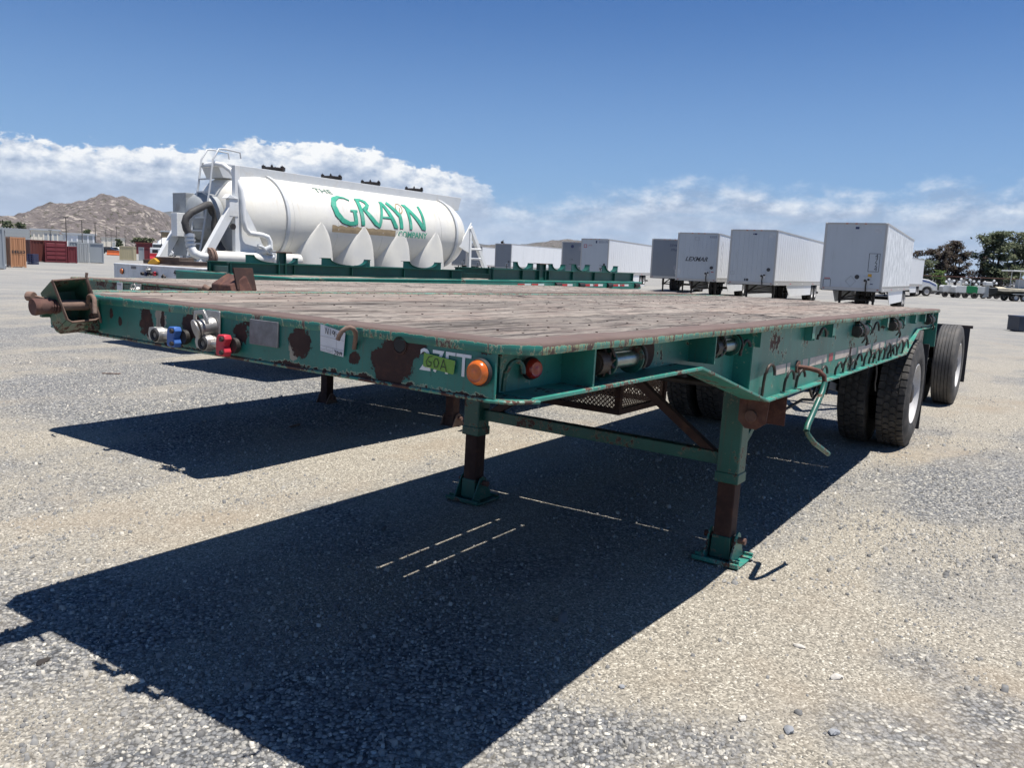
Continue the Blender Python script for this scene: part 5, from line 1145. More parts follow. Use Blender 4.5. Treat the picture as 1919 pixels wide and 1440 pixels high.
# ---------------------------------------------------------------- box trailers
def van(px, d, yaw_deg, length, W, label, trow, nose=None, side=None, skirt=True, ribs=.61, opts=None, gear=True, flat_side=False):
    """px,row = front right top corner, d = distance along world y"""
    C = at(px, trow, d); yw = -R(yaw_deg); xa = Vector((math.cos(yw), math.sin(yw), 0))
    O = C - xa*W/2; H = C.z
    e = thing('box_trailer', label, 'trailer', (O.x, O.y, 0), (0, 0, yw), 'white box trailers parked in a line')
    zb = 1.10; h = W/2; nose = nose or m_vannose; side = side or m_vanside; opts = opts or {}
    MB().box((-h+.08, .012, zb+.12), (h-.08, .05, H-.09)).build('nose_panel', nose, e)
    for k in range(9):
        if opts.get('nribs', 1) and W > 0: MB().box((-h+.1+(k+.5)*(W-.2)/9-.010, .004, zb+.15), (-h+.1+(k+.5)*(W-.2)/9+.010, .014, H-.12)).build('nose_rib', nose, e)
    for s in (-1, 1):
        a, c = sorted((s*(h-.025), s*h)); p = MB(); p.box((a, .08, zb+.22), (c, length-.08, H-.09)); p.build('side_panel', side, e)
        r = MB(); k = .3
        while k < length-.2 and not flat_side:
            a2, c2 = sorted((s*h, s*(h+.012))); r.box((a2, k-.02, zb+.22), (c2, k+.02, H-.09)); k += ribs
        if r.v: r.build('side_ribs', side, e, kind='stuff')
        a, c = sorted((s*(h-.03), s*(h+.018))); b = MB(); b.box((a, 0.05, zb-.04), (c, length, zb+.22)); b.build('bottom_rail', m_vanrail, e)
        a, c = sorted((s*(h-.04), s*(h+.016))); b = MB(); b.box((a, .05, H-.09), (c, length, H)); b.build('top_rail', m_vanrail, e)
        a, c = sorted((s*(h-.10), s*(h+.014))); b = MB(); b.box((a, -.006, zb), (c, .10, H-.005)); b.build('corner_post', m_vanrail, e, bevel=.03)
        rv = MB()
        for k in range(int(length/.4)):
            a2, c2 = sorted((s*(h+.018), s*(h+.03))); rv.box((a2, .4+k*.4, zb+.13), (c2, .43+k*.4, zb+.17))
        rv.build('rivets', m_dec, e, kind='stuff')
        # tape
        for k in range(4):
            a2, c2 = sorted((s*(h+.018), s*(h+.022))); MB().box((a2, .5+k*length/4.2, zb+.02), (c2, .85+k*length/4.2, zb+.07)).build('tape_strip', m_tapered if k % 2 else m_tapewhite, e)
    b = MB(); b.box((-h+.09, -.002, H-.09), (h-.09, .06, H-.003)); b.build('nose_top_rail', m_vanrail, e)
    b = MB(); b.box((-h+.09, -.002, zb-.03), (h-.09, .06, zb+.12)); b.build('nose_bottom_rail', m_vanrail, e)
    MB().box((-h+.02, .04, H-.02), (h-.02, length-.02, H+.004)).build('roof', m_vanside, e)
    MB().box((-h+.03, length-.06, zb), (h-.03, length-.01, H-.03)).build('rear_door', nose, e)
    MB().box((-h+.05, .06, zb-.06), (h-.05, length-.1, zb+.02)).build('floor_frame', m_under, e)
    # socket plate and couplings
    g = MB(); g.box((h*.38, -.03, zb+.30), (h*.38+.32, .012, zb+.62)); g.build('socket_plate', m_silver, e)
    g = MB(); g.cyl((h*.38+.10, -.08, zb+.45), (h*.38+.10, -.03, zb+.45), .06, 12); g.cyl((h*.38+.24, -.08, zb+.50), (h*.38+.24, -.03, zb+.50), .05, 12); g.tube([(h*.38+.16, -.06, zb+.45), (h*.38+.15, -.10, zb+.2), (h*.38+.16, -.05, zb-.05)], .03, 8); g.build('air_hose', m_iron, e, smooth=30)
    bx_, bz_ = opts.get('badge', (h*.72, zb+.80)); MB().cyl((bx_, -.004, bz_), (bx_, .014, bz_), .10, 18).build('round_badge', m_dec, e)
    for sx in (-1, 1): MB().box((sx*(h-.16)-.04, -.012, zb+.03), (sx*(h-.16)+.04, -.002, zb+.07)).build('marker_lamp', m_redlens, e)
    for q_ in (-.3, 0, .3): MB().box((q_*h-.05, -.012, H-.06), (q_*h+.05, -.001, H-.03)).build('clearance_lamp', m_amber, e)
    ly = 2.5
    if gear:
        for s in (-1, 1):
            MB().box((s*.75-.07, ly-.07, .55), (s*.75+.07, ly+.07, zb)).build('landing_leg', m_iron, e)
            MB().box((s*.75-.05, ly-.05, .05), (s*.75+.05, ly+.05, .55)).build('leg_tube', m_iron, e)
            MB().box((s*.75-.16, ly-.16, 0), (s*.75+.16, ly+.16, .05)).build('leg_foot', m_iron, e)
            b = MB(); b.bar((s*.75, ly+.05, .6), (s*.4, ly+1.2, zb-.05), .06, .06); b.build('leg_brace', m_iron, e)
        MB().bar((-.75, ly, .62), (.75, ly, .62), .06, .08).build('leg_cross', m_iron, e)
        MB().bar((-.70, ly, .66), (.70, ly, 1.04), .05, .05, up=(0, 1, 0)).build('leg_diagonal', m_iron, e)
    ya = length-2.3
    for wy in (ya-1.25, ya):
        MB().cyl((-1.05, wy, .52), (1.05, wy, .52), .06, 10).build('axle', m_under, e)
        for x, rz in ((h-.04, 0), (-(h-.04), PI), (h-.62, PI), (-(h-.62), 0)):
            simple_wheel(e, (x, wy, .52), rz=rz, rm=m_rim)
    for s in (-1, 1): MB().box((s*.9-.3, ya+.62, .3), (s*.9+.3, ya+.64, 1.05)).build('mud_flap', m_flap, e)
    sl = MB(); sl.box((-.6, ya-2.1, .80), (-.5, ya+.8, 1.02)); sl.box((.5, ya-2.1, .80), (.6, ya+.8, 1.02)); sl.build('bogie_frame', m_under, e)
    MB().box((-h+.2, length-.2, .45), (h-.2, length-.1, .58)).build('rear_bumper', m_iron, e)
    if skirt:
        for s in (-1, 1):
            a, c = sorted((s*(h-.06), s*(h-.03))); b = MB(); b.prism([(ly+1.2, .98), (ly+2.2, .42), (ya-1.95, .42), (ya-1.95, 1.06), (ly+1.2, 1.06)], 0, a, c); b.build('side_skirt', m_vanside, e)
    return e, h, zb, H
v1, h1, zb1, H1 = van(1665, 37, 29.3, 16.2, 2.62, 'nearest white box trailer, plain nose with vertical number 4724 and an empty diamond', 418, side=m_peel, opts={'nribs': 0, 'badge': (.24, 1.70)}, flat_side=True)
def decal(e, x0, z0, x1, z1, m, y=.008): MB().box((x0, y-.001, z0), (x1, y+.0005, z1)).build('decal', m, e)
def outline(e, x0, z0, x1, z1, m, w=.02, y=.008):
    q = MB(); q.box((x0, y-.001, z0), (x1, y+.001, z0+w)); q.box((x0, y-.001, z1-w), (x1, y+.001, z1)); q.box((x0, y-.001, z0+w), (x0+w, y+.001, z1-w)); q.box((x1-w, y-.001, z0+w), (x1, y+.001, z1-w)); q.build('decal_outline', m, e)
def vtext(e, txt, size, x, z, m, shear=0, y=.008): place_text(text_mb(txt, size, shear), (x, y, z), (1, 0, 0), (0, 0, 1)).build('lettering', m, e)
outline(v1, .66, 1.95, 1.12, 2.77, m_dec)
for i, ch in enumerate('4724'): vtext(v1, ch, .27, .98, 2.64-i*.19, m_dec)
q = MB(); c0 = (-.02, 1.50)
for k in range(4):
    a = R(90*k); b_ = R(90*(k+1)); q.bar((c0[0]+.22*math.cos(a), .006, c0[1]+.24*math.sin(a)), (c0[0]+.22*math.cos(b_), .006, c0[1]+.24*math.sin(b_)), .006, .012, up=(0, 1, 0))
q.build('diamond_outline', m_dec, v1)
outline(v1, -1.19, 1.2, -.86, 1.55, m_dec); decal(v1, -1.16, 1.58, -.90, 1.62, m_decred); decal(v1, .69, 1.70, .85, 1.85, m_yel); decal(v1, .80, 1.38, .93, 1.42, m_darkblue)
decal(v1, -.02, 3.83, .14, 3.93, m_darkblue); decal(v1, .78, 3.68, 1.08, 3.93, m_silver)
v2, h2, zb2, H2 = van(1459, 45, 29.0, 16.1, 2.55, 'white ribbed box trailer with grey square patch at its top corner, second from the right', 431)
decal(v2, -.05, 3.76, .16, 3.84, m_darkblue); decal(v2, .83, 3.62, 1.1, 3.88, m_silver); outline(v2, -1.14, 1.58, -.92, 1.75, m_inkg, .012); decal(v2, -.35, 1.25, -.12, 1.38, m_dec)
v3, h3, zb3, H3 = van(1349, 50, 24, 14.6, 2.5, 'box trailer with the italic word across its nose, third from the right', 437)
place_text(text_mb('LEXMAR', .36, .35, bold=.008), (-.05, .004, 2.38), (1, 0, 0), (0, 0, 1)).build('lettering', m_dec, v3)
place_text(text_mb('53230', .17), (.88, .004, 3.73), (1, 0, 0), (0, 0, 1)).build('lettering', m_darkblue, v3); outline(v3, -.2, 3.52, .08, 3.72, m_inkg, .015); decal(v3, .9, 1.62, 1.06, 1.68, m_decred); MB().box((-1.12, -.0, 1.42), (-.94, .012, 1.75)).build('vent_box', m_silver, v3)
cur = [(v3, 1)]
sc_ = strokes([[(.9, 3.1), (1.2, 3.5), (1.6, 3.2), (1.3, 2.7), (.9, 2.9), (1.1, 3.3)], [(1.0, 2.5), (1.4, 2.2), (1.0, 1.9), (1.5, 1.7)]], .025, (1.262, 0, 0), (0, 1, 0), (0, 0, 1)); sc_.build('painted_scrawl', m_inkg, v3)
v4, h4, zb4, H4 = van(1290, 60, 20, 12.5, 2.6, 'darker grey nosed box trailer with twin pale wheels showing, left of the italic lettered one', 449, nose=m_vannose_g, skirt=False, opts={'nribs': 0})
place_text(text_mb('52V6128', .24), (.45, .004, 3.45), (1, 0, 0), (0, 0, 1)).build('lettering', m_darkblue, v4); place_text(text_mb('FPerco', .26, .3), (.45, .004, 3.12), (1, 0, 0), (0, 0, 1)).build('lettering', m_darkblue, v4); MB().cyl((.55, .0, 1.85), (.55, .006, 1.85), .2, 24).build('round_mark', m_inkg, v4)
v5, h5, zb5, H5 = van(1142, 71, 23.2, 15, 2.5, 'white box trailer with red square mark and blue number on its nose, mid row', 448, opts={'nribs': 0})
place_text(text_mb('S321171', .24), (.75, .004, 3.80), (1, 0, 0), (0, 0, 1)).build('lettering', m_darkblue, v5); decal(v5, .05, 3.70, .18, 3.90, m_darkblue); outline(v5, -1.0, 3.3, -.72, 3.58, m_decred, .05); place_text(text_mb('JACK', .15), (-.42, .004, 3.50), (1, 0, 0), (0, 0, 1)).build('lettering', m_decred, v5)
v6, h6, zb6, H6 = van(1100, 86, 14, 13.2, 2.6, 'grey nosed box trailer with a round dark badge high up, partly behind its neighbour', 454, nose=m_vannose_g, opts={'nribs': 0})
MB().cyl((-.2, .0, 3.7), (-.2, .006, 3.7), .16, 20).build('round_badge', m_darkblue, v6); place_text(text_mb('LTM', .18), (-.25, .004, 2.35), (1, 0, 0), (0, 0, 1)).build('lettering', m_dec, v6); decal(v6, .5, 3.3, .85, 3.7, m_inkg)
van(959, 104, 28, 22, 2.35, 'box trailer with a long side of wide white panels behind the rear rack', 457, nose=m_vannose_g, ribs=3.0, opts={'nribs': 0})
van(904, 126, 14, 12, 2.5, 'small distant box trailer with white side, just right of the tank', 462, nose=m_vannose_g, opts={'nribs': 0}, skirt=False)
van(874, 134, 12, 10, 2.4, 'farthest box trailer, mostly hidden behind the tank brace', 462, nose=m_vannose_g, opts={'nribs': 0}, skirt=False)
v10, _, _, _ = van(1700, 80, 33, 13, 2.55, 'white trailer showing only its side behind the nearest box trailer', 480, skirt=True)
van(1500, 120, 25, 14, 2.5, 'low distant trailer seen under the gap between two white box trailers', 505, nose=m_vannose_g, skirt=False)
# dark soil heap under the nearest van's nose
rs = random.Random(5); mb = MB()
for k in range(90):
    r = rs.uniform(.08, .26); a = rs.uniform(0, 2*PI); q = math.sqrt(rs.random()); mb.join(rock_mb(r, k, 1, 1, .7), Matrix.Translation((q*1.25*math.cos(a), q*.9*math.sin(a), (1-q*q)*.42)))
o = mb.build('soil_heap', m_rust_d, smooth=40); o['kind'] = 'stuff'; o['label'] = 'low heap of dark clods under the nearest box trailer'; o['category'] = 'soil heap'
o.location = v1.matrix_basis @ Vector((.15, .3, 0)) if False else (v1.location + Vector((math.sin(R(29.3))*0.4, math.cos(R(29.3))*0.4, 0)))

# ---------------------------------------------------------------- hills
def fbm(x, y, seed, octv=6):
    from mathutils import noise as nz
    return nz.fractal(Vector((x, y, seed)), 0.75, 2.1, octv)
def hill(name, profile, d0, depth, mat, nx, ny, amp, seed, label=None):
    """profile: (px, row) of the skyline; a ridge at distance d0, sloping towards and away from us"""
    px0, px1 = profile[0][0], profile[-1][0]; vs = []
    for j in range(ny+1):
        t = j/ny; s = t*2-1                     # -1 near foot, 0 ridge, 1 far foot
        for i in range(nx+1):
            px = px0+(px1-px0)*i/nx
            for (a, r0), (b2, r1) in zip(profile[:-1], profile[1:]):
                if a <= px <= b2: row = r0+(r1-r0)*(px-a)/(b2-a); break
            top = at(px, row, d0); Y = d0+s*depth; k = Y/d0
            shp = max(0, 1-abs(s)**1.25)
            x = top.x*(1+s*depth/d0*.6); h = max(0, top.z)*shp
            n = fbm(x/420, Y/420, seed)*amp*(.35+shp*(1-shp)*2.2) + fbm(x/90, Y/90, seed+5, 4)*amp*.24*min(1, shp*4)
            vs.append((x, Y, max(-3, h+n*min(1, shp*2.0)-4*(1-shp))))
    mb = MB().add(vs, [(j*(nx+1)+i, j*(nx+1)+i+1, (j+1)*(nx+1)+i+1, (j+1)*(nx+1)+i) for j in range(ny) for i in range(nx)])
    o = mb.build(name, mat, smooth=180, kind='structure'); return o
hill('rocky_hill', [(-330, 450), (-200, 425), (-90, 398), (-25, 412), (0, 408), (20, 424), (36, 432), (50, 412), (80, 401), (105, 385), (125, 379), (140, 386), (160, 391), (180, 388), (198, 382), (215, 375), (232, 374), (248, 379), (262, 386), (276, 391), (292, 397), (303, 399), (312, 407), (322, 423), (335, 434), (352, 446), (380, 462), (420, 472)], 2300, 900, m_hill, 240, 90, 42, 3.3)
hill('far_mountains', [(-250, 420), (-60, 425), (0, 436), (30, 420), (55, 408), (90, 416), (200, 420), (270, 416), (300, 400), (340, 394), (350, 396), (380, 408), (450, 430), (560, 448), (700, 452), (800, 459), (860, 456), (900, 457), (930, 462), (1000, 458), (1030, 453), (1060, 450), (1090, 452), (1130, 462), (1250, 478), (1400, 492), (1600, 508), (1800, 522), (2150, 540)], 11000, 3500, m_hillfar, 260, 40, 60, 9.1)
hill('low_ridge', [(840, 470), (900, 461), (940, 458), (975, 461), (1010, 455), (1035, 450), (1062, 447), (1085, 451), (1110, 458), (1150, 468), (1220, 482), (1320, 498)], 5200, 1500, hill_mat('scrub ridge', (0.13, 0.115, 0.10), (0.19, 0.165, 0.145), (0.28, 0.25, 0.22), (0.08, 0.09, 0.06), .6), 160, 40, 30, 5.7)

# ---------------------------------------------------------------- shipping containers
def container(pxy, d, row, w, ln, h, yaw, mat, label, door=None, ribs=True, roofm=None, group='shipping containers at the left edge of the yard', rib_face=('side',), hribs=0):
    """front left bottom corner stands at at(px,row,d) on the ground; w across the face, ln deep"""
    P = at(pxy, row, d); e = thing('shipping_container', label, 'container', (P.x, P.y, 0), (0, 0, yaw), group)
    m = MB(); m.box((.06, .06, .12), (w-.06, ln-.06, h-.08)); m.build('body', mat, e)
    f = MB()
    for x in (0, w-.10):
        for y in (0, ln-.10): f.box((x, y, 0), (x+.10, y+.10, h))
    for y in (0.01, ln-.09): f.box((.10, y, h-.12), (w-.10, y+.08, h-.01)); f.box((.10, y, .05), (w-.10, y+.08, .18))
    for x in (0.01, w-.09): f.box((x, .10, h-.12), (x+.08, ln-.10, h-.01)); f.box((x, .10, .05), (x+.08, ln-.10, .18))
    f.build('corner_frame', mat, e)
    if hribs:
        r = MB()
        for k in range(hribs):
            z = .35+k*(h-.55)/hribs
            for xa, xb in ((.14, w*.47), (w*.53, w-.14)): r.prism([(-.02, z), (.07, z-.05), (.07, z+.35), (.0, z+.30)], 0, xa, xb)
        r.box((w*.475, -.04, .1), (w*.525, .08, h)); r.build('pressed_panels', mat, e)
    r = MB()
    if 'side' in rib_face:
        k = .25
        while k < ln-.2:
            for x in (.028, w-.06): r.box((x, k, .18), (x+.032, k+.12, h-.12))
            k += .27
    if 'front' in rib_face:
        k = .2
        while k < w-.2: r.box((k, .028, .18), (k+.10, .062, h-.12)); k += .26
    if r.v: r.build('corrugation', mat, e, kind='stuff')
    if door:
        for x in (.12, w*.5+.01):
            MB().box((x, .015, .19), (x+w*.5-.14, .058, h-.13)).build('door', door, e)
            for q in (.25, .75): MB().cyl((x+(w*.5-.14)*q, .0, .1), (x+(w*.5-.14)*q, .0, h-.1), .02, 8).build('lock_bar', door, e)
    return e
m_orange = panel_mat('faded orange paint', (0.50, 0.25, 0.13), (0.36, 0.17, 0.09), .6); m_mar = panel_mat('maroon paint', (0.16, 0.022, 0.028), (0.10, 0.03, 0.03), .6); m_brn = panel_mat('brown red paint', (0.13, 0.032, 0.024), (0.09, 0.04, 0.03), .6)
m_lgrey = panel_mat('light grey container paint', (0.40, 0.42, 0.42), (0.3, 0.3, 0.29), .5); m_grey = panel_mat('blue grey container paint', (0.32, 0.35, 0.37), (0.28, 0.3, 0.31), .5); m_tan = panel_mat('tan container paint', (0.46, 0.40, 0.25), (0.34, 0.28, 0.17), .5); m_cream = panel_mat('cream building wall', (0.78, 0.72, 0.60), (0.45, 0.41, 0.35), .7)
Y0 = R(-28)
container(-62, 50, 505, 2.0, 6.0, 2.55, R(31), m_grey, 'blue grey container cut by the left edge of the picture', group=None, rib_face=())
c = container(10, 56, 502, .92, 1.3, 2.05, R(43), m_orange, 'pale orange container with black letters at the far left', door=m_orange, rib_face=('side',))
c.location = at(21, 500, 56).xy.to_3d(); c.location.z = 0
place_text(text_mb('IMREO', .27, bold=.012), (.47, -.012, 1.05), (1, 0, 0), (0, 0, 1)).build('lettering', m_dec, c)
container(58, 76, 492, 1.15, 2.2, 2.02, R(42), m_brn, 'brown red container behind the orange one', rib_face=('front', 'side'))
c = container(85, 76, 492, 1.80, 2.2, 2.02, R(31), m_mar, 'big maroon bin with pressed horizontal panels', rib_face=('side',), hribs=4)
container(128, 77, 492, .74, 1.6, 1.55, R(31), m_mar, 'small low maroon bin beside the big maroon one', rib_face=('front',))
container(130, 84, 491, 1.1, 3.0, 2.05, R(29), m_lgrey, 'light grey container with open corrugated side behind the maroon bins', rib_face=('front',))
container(146, 81, 491, 1.0, 2.0, 1.95, R(31), m_lgrey, 'pale container with a plain door between the maroon bin and the grey container', door=m_lgrey, rib_face=())
container(168, 82, 491, 1.28, 3.0, 1.98, R(27), m_grey, 'plain blue grey container, right end of the left row', rib_face=())
container(224, 108, 488, 1.75, 1.6, 1.85, R(14), m_tan, 'tan corrugated container standing apart on the left', rib_face=('front',), group=None)
container(260, 112, 488, .68, 1.6, 1.8, R(22), m_grey, 'narrow grey container between the tan and the maroon one', rib_face=(), group=None)
container(270, 113, 487, .68, 1.6, 1.8, R(22), m_mar, 'narrow maroon container at the right of the tan one', rib_face=(), group=None)
# stack of barred crates
def crates():
    P = at(-6, 470, 92); e = thing('cage_stack', 'pale blue grey stack of barred cages above the containers at far left', 'cages', (P.x, P.y, 0), (0, 0, R(33)))
    f = MB()
    for i in range(12): f.box((i*.29, 0, 0), (i*.29+.07, .1, 3.45-.02*i))
    for k in range(9): f.box((0, -.02, .3+k*.36), (3.25, .08, .38+k*.36))
    f.box((0, 1.0, 0), (3.2, 1.05, 3.2)); f.build('cage_bars', m_lgrey, e)
crates()
P = at(51, 497, 66); e = thing('pallet_stack', 'small dark blue stack of plastic pallets between the orange and brown red containers', 'pallets', (P.x, P.y, 0), (0, 0, .1))
for k in range(5):
    m = MB(); m.box((0, 0, k*.17), (.5, .9, k*.17+.03)); m.box((0, 0, k*.17+.12), (.5, .9, k*.17+.15))
    for x in (0, .2, .4): m.box((x, 0, k*.17+.03), (x+.09, .9, k*.17+.12))
    m.build('pallet', m_darkblue, e)

# ---------------------------------------------------------------- distant buildings
def shed(pxa, pxb, d, rt, lab, wall, roofm, dep=25, extra=None, z0=0):
    A = at(pxa, rt, d); B = at(pxb, rt, d); H = (A.z+B.z)/2
    az = math.atan2(-(A.x+B.x)/2, d) if pxa < 400 else 0; w = (B.x-A.x)*math.cos(az)**2; e = thing('warehouse', lab, 'building', (A.x, A.y, 0), (0, 0, az))
    MB().box((0, 0, z0), (w, dep, H)).build('wall', wall, e); MB().box((-.3, -.3, H), (w+.3, dep+.3, H+.35)).build('roof', roofm, e)
    MB().box((w*.45, -.08, .1), (w*.45+4, -.01, 4.2)).build('door', m_lgrey, e)
    for k in range(6): MB().box((w*(k+.5)/6-.05, -.12, 0), (w*(k+.5)/6+.25, -.005, H)).build('wall_joint', wall, e)
    return e
e = shed(58, 119, 200, 432, 'long cream warehouse behind the containers on the left', m_cream, m_vannose)
shed(118, 187, 205, 440, 'bright white lower part of the warehouse behind the light poles', m_vanside, m_vannose)
e = shed(303, 326, 220, 435, 'tan and grey building with a dark opening left of the tank', simple('tan stucco', (0.30, 0.23, 0.14), 0.8), m_vannose, 12)
A = at(308, 455, 219); B = at(323, 455, 219); MB().box((A.x-e.location.x, -.3, 1), (B.x-e.location.x, -.02, 4.0)).build('dark_opening', m_glass, e)
shed(326, 345, 221, 437, 'light grey block beside the tan building', m_lgrey, m_vannose, 12)
shed(255, 350, 240, 458, 'long low maroon roofed building behind the trucks', m_mar, m_brn, 14)
shed(190, 240, 420, 447, 'far low pale sheds at the foot of the hill', m_cream, m_lgrey, 20)
# light poles
for px, r0, d, lab in [(123, 408, 150, 'tall light pole in front of the warehouse, leftmost of three'), (153, 413, 160, 'tall light pole in front of the warehouse, middle of three'), (178, 418, 172, 'tall light pole near the right end of the warehouse'),
                  (94, 432, 185, 'short pole against the cream warehouse wall'), (198, 431, 260, 'thin utility pole left of the small dark tree'), (208, 436, 270, 'thin utility pole with crossarms near the far sheds'), (218, 425, 250, 'tall thin pole at the foot of the hill'), (234, 431, 260, 'thin pole right of the small dark tree'), (302, 436, 150, 'brown pole left of the tan building')]:
    T = at(px, r0, d); e = thing('light_pole', lab, 'pole', (T.x, T.y, 0), group='poles in front of the hill')
    MB().cyl((0, 0, 0), (0, 0, T.z), .10, 8, .06).build('pole', m_iron, e); MB().box((-.4, -.1, T.z-.02), (.4, .1, T.z+.08)).build('lamp_head', m_iron, e)
    if px == 208: MB().box((-1.6, -.06, T.z-1.0), (1.6, .06, T.z-.85)).build('crossarm', m_bark, e)

# ---------------------------------------------------------------- trees
def tree(px, rowb, rowt, d, pw, mat, label, seed, cat='tree', n=2600, leaf=.20, trunk=True, gap=.35, name='tree', low=.25):
    T = at(px, rowt, d); Bp = at(px, rowb, d); H = T.z; rs = random.Random(seed); w = pw/FPX*d/2
    e = thing(name, label, cat, (T.x, T.y, 0))
    tb = MB(); cl = []
    nst = 3 if trunk else 5
    for s in range(nst):
        a = rs.uniform(0, 2*PI); k = rs.uniform(.1, .5)*w
        pts = [(rs.uniform(-.2, .2), rs.uniform(-.2, .2), 0)]
        for j in range(1, 7): pts.append((math.cos(a)*k*j/6+rs.uniform(-.12, .12)*w*.5, math.sin(a)*k*j/6, H*.88*j/6))
        tb.tube(pts, [.035*H*(1-j/7.5)*.55+.015 for j in range(7)], 6)
        for j in range(2, 7):
            for q in range(3):
                a2 = rs.uniform(0, 2*PI); L2 = rs.uniform(.25, .9)*w*(1.1-.08*j); b2 = Vector(pts[j]); en = b2+Vector((math.cos(a2)*L2, math.sin(a2)*L2*.8, rs.uniform(-.05, .22)*H*.6))
                tb.tube([b2, (b2+en)/2+Vector((0, 0, .04*H)), en], [.010*H, .007*H, .003*H], 4)
                if en.z > H*low: cl.append(en); cl.append((b2+en)/2+Vector((0, 0, .02*H)))
        cl.append(Vector(pts[-1]))
    tb.build('trunk', m_bark, e, smooth=60)
    cr = MB(); rs.shuffle(cl); cl = cl[:int(len(cl)*(1-gap*.75))]
    for k in range(n):
        c = rs.choice(cl); sp = w*.09; p = Vector((c.x+rs.gauss(0, sp), c.y+rs.gauss(0, sp), min(H, c.z+rs.gauss(0, sp*.75))))
        if p.z < H*low*.6: continue
        u = Vector((rs.gauss(0, 1), rs.gauss(0, 1), rs.gauss(0, 1))).normalized(); v = u.orthogonal().normalized(); s = leaf*rs.uniform(.4, 1.2)
        cr.add([p-u*s, p+v*s*.5, p+u*s, p-v*s*.5], [(0, 1, 2, 3)])
    cr.build('crown', mat, e); return e
tree(1880, 535, 438, 112, 100, m_leafg, 'tall grey green eucalyptus at the right edge', 11, n=9000, leaf=.24)
tree(1920, 540, 436, 116, 90, m_leafg, 'eucalyptus crown cut by the right edge of the picture', 14, n=5200, leaf=.25)
tree(1851, 535, 482, 112, 50, m_leafb, 'low sparse brownish tree left of the tall eucalyptus', 12, n=1500, leaf=.17)
tree(1757, 530, 464, 115, 62, m_leafb, 'dark singed tree with open crown behind the white truck', 21, n=4200, leaf=.19)
tree(1800, 530, 452, 117, 60, m_leafb, 'tallest dark singed tree, right half of the brown clump', 22, n=4600, leaf=.19)
tree(1778, 530, 460, 121, 50, m_leafb, 'singed tree in the middle of the brown clump', 23, n=2600, leaf=.19)
tree(1738, 532, 486, 112, 46, m_leafg, 'small dark green tree at the left foot of the brown clump', 24, n=1800, leaf=.17)
tree(1722, 522, 470, 140, 34, m_leafb, 'dark tree top showing over the nearest box trailer roof', 25, n=1500, leaf=.2)
tree(1762, 530, 507, 106, 34, m_leafl, 'bright green shrub in front of the brown trees', 26, 'shrub', 1500, .13, False, name='shrub', low=.05)
tree(1868, 534, 508, 113, 90, m_leafb, 'reddish brown brush along the fence', 27, 'shrub', 2600, .16, False, name='shrub', low=.05)
tree(1822, 532, 505, 118, 46, m_leafb, 'thin brown brush below the palm', 28, 'shrub', 900, .14, False, name='shrub', low=.05)
tree(940, 478, 451, 190, 13, m_leafb, 'small dark tree top above the wide panelled box trailer', 31, n=700, leaf=.25)
tree(966, 480, 458, 230, 10, m_leafg, 'tiny dark crown showing above the wide panelled box trailer roof', 32, n=260, leaf=.3)
tree(163, 460, 431, 230, 20, m_leafg, 'round dark tree behind the warehouse between two poles', 33, n=1100, leaf=.4)
tree(225, 468, 449, 230, 16, m_leafg, 'small dark tree above the tan container', 34, n=700, leaf=.35)
tree(262, 468, 446, 250, 30, m_leafg, 'broad dark tree left of the tan building', 35, n=1400, leaf=.42); tree(280, 468, 447, 255, 26, m_leafg, 'dark tree adjoining the broad one left of the tan building', 36, n=1000, leaf=.42)
tree(10, 440, 414, 260, 36, m_leafg, 'dark scrubby tree at the foot of the left hill by the picture edge', 37, n=900, leaf=.5); tree(42, 445, 418, 260, 34, m_leafg, 'dark scrubby tree above the cage stack', 38, n=900, leaf=.5)
# palm
T = at(1838, 476, 118); e = thing('palm_tree', 'slender palm with small ragged head between the tree clumps', 'palm', (T.x, T.y, 0)); H = T.z
MB().tube([(0, 0, 0), (.1, 0, H*.4), (.25, 0, H*.92)], [.16, .12, .10], 8).build('trunk', m_bark, e, smooth=50)
rs = random.Random(3); fr = MB()
for k in range(26):
    a = rs.uniform(0, 2*PI); el = rs.uniform(-.9, 1.1); L2 = rs.uniform(.5, .85); c0 = Vector((.25, 0, H*.93)); d = Vector((math.cos(a)*math.cos(el), math.sin(a)*math.cos(el), math.sin(el)))
    q = d.cross(Vector((0, 0, 1))).normalized()*.09; mid = c0+d*L2*.6; en = c0+d*L2+Vector((0, 0, -.2)); fr.add([c0, mid+q, en, mid-q], [(0, 1, 2), (0, 2, 3)])
for k in range(18):
    a = rs.uniform(0, 2*PI); c0 = Vector((.25, 0, H*.9)); fr.add([c0, c0+Vector((.14*math.cos(a), .14*math.sin(a), -.55)), c0+Vector((.16*math.cos(a+.5), .16*math.sin(a+.5), -.5))], [(0, 1, 2)])
fr.build('crown', m_leafb, e)

# ---------------------------------------------------------------- fence, truck, light towers, boat
A = at(1725, 522, 104); Bf = at(2010, 529, 99); d = Bf-A; d.z = 0; ln = d.length; rz = math.atan2(d.y, d.x); Hf = A.z
e = thing('chain_link_fence', 'long grey mesh fence in front of the trees on the right', 'fence', (A.x, A.y, 0), (0, 0, rz)); Hf = 2.35
for k in range(int(ln/3)+1): MB().cyl((k*3, 0, 0), (k*3, 0, Hf), .035, 8).build('post', m_iron, e)
MB().cyl((0, 0, Hf), (ln, 0, Hf), .04, 8).build('top_rail', m_rust, e)
m = MB(); k = 0
while k < ln: m.add([(k, .01, .05), (k+.016, .01, .05), (min(ln, k+Hf)+.016, .01, Hf), (min(ln, k+Hf), .01, Hf)], [(0, 1, 2, 3)]); m.add([(k+Hf, .02, .05), (k+Hf+.016, .02, .05), (k+.016, .02, Hf), (k, .02, Hf)], [(0, 1, 2, 3)]); k += .13
m.build('wire_mesh', m_iron, e, kind='stuff')

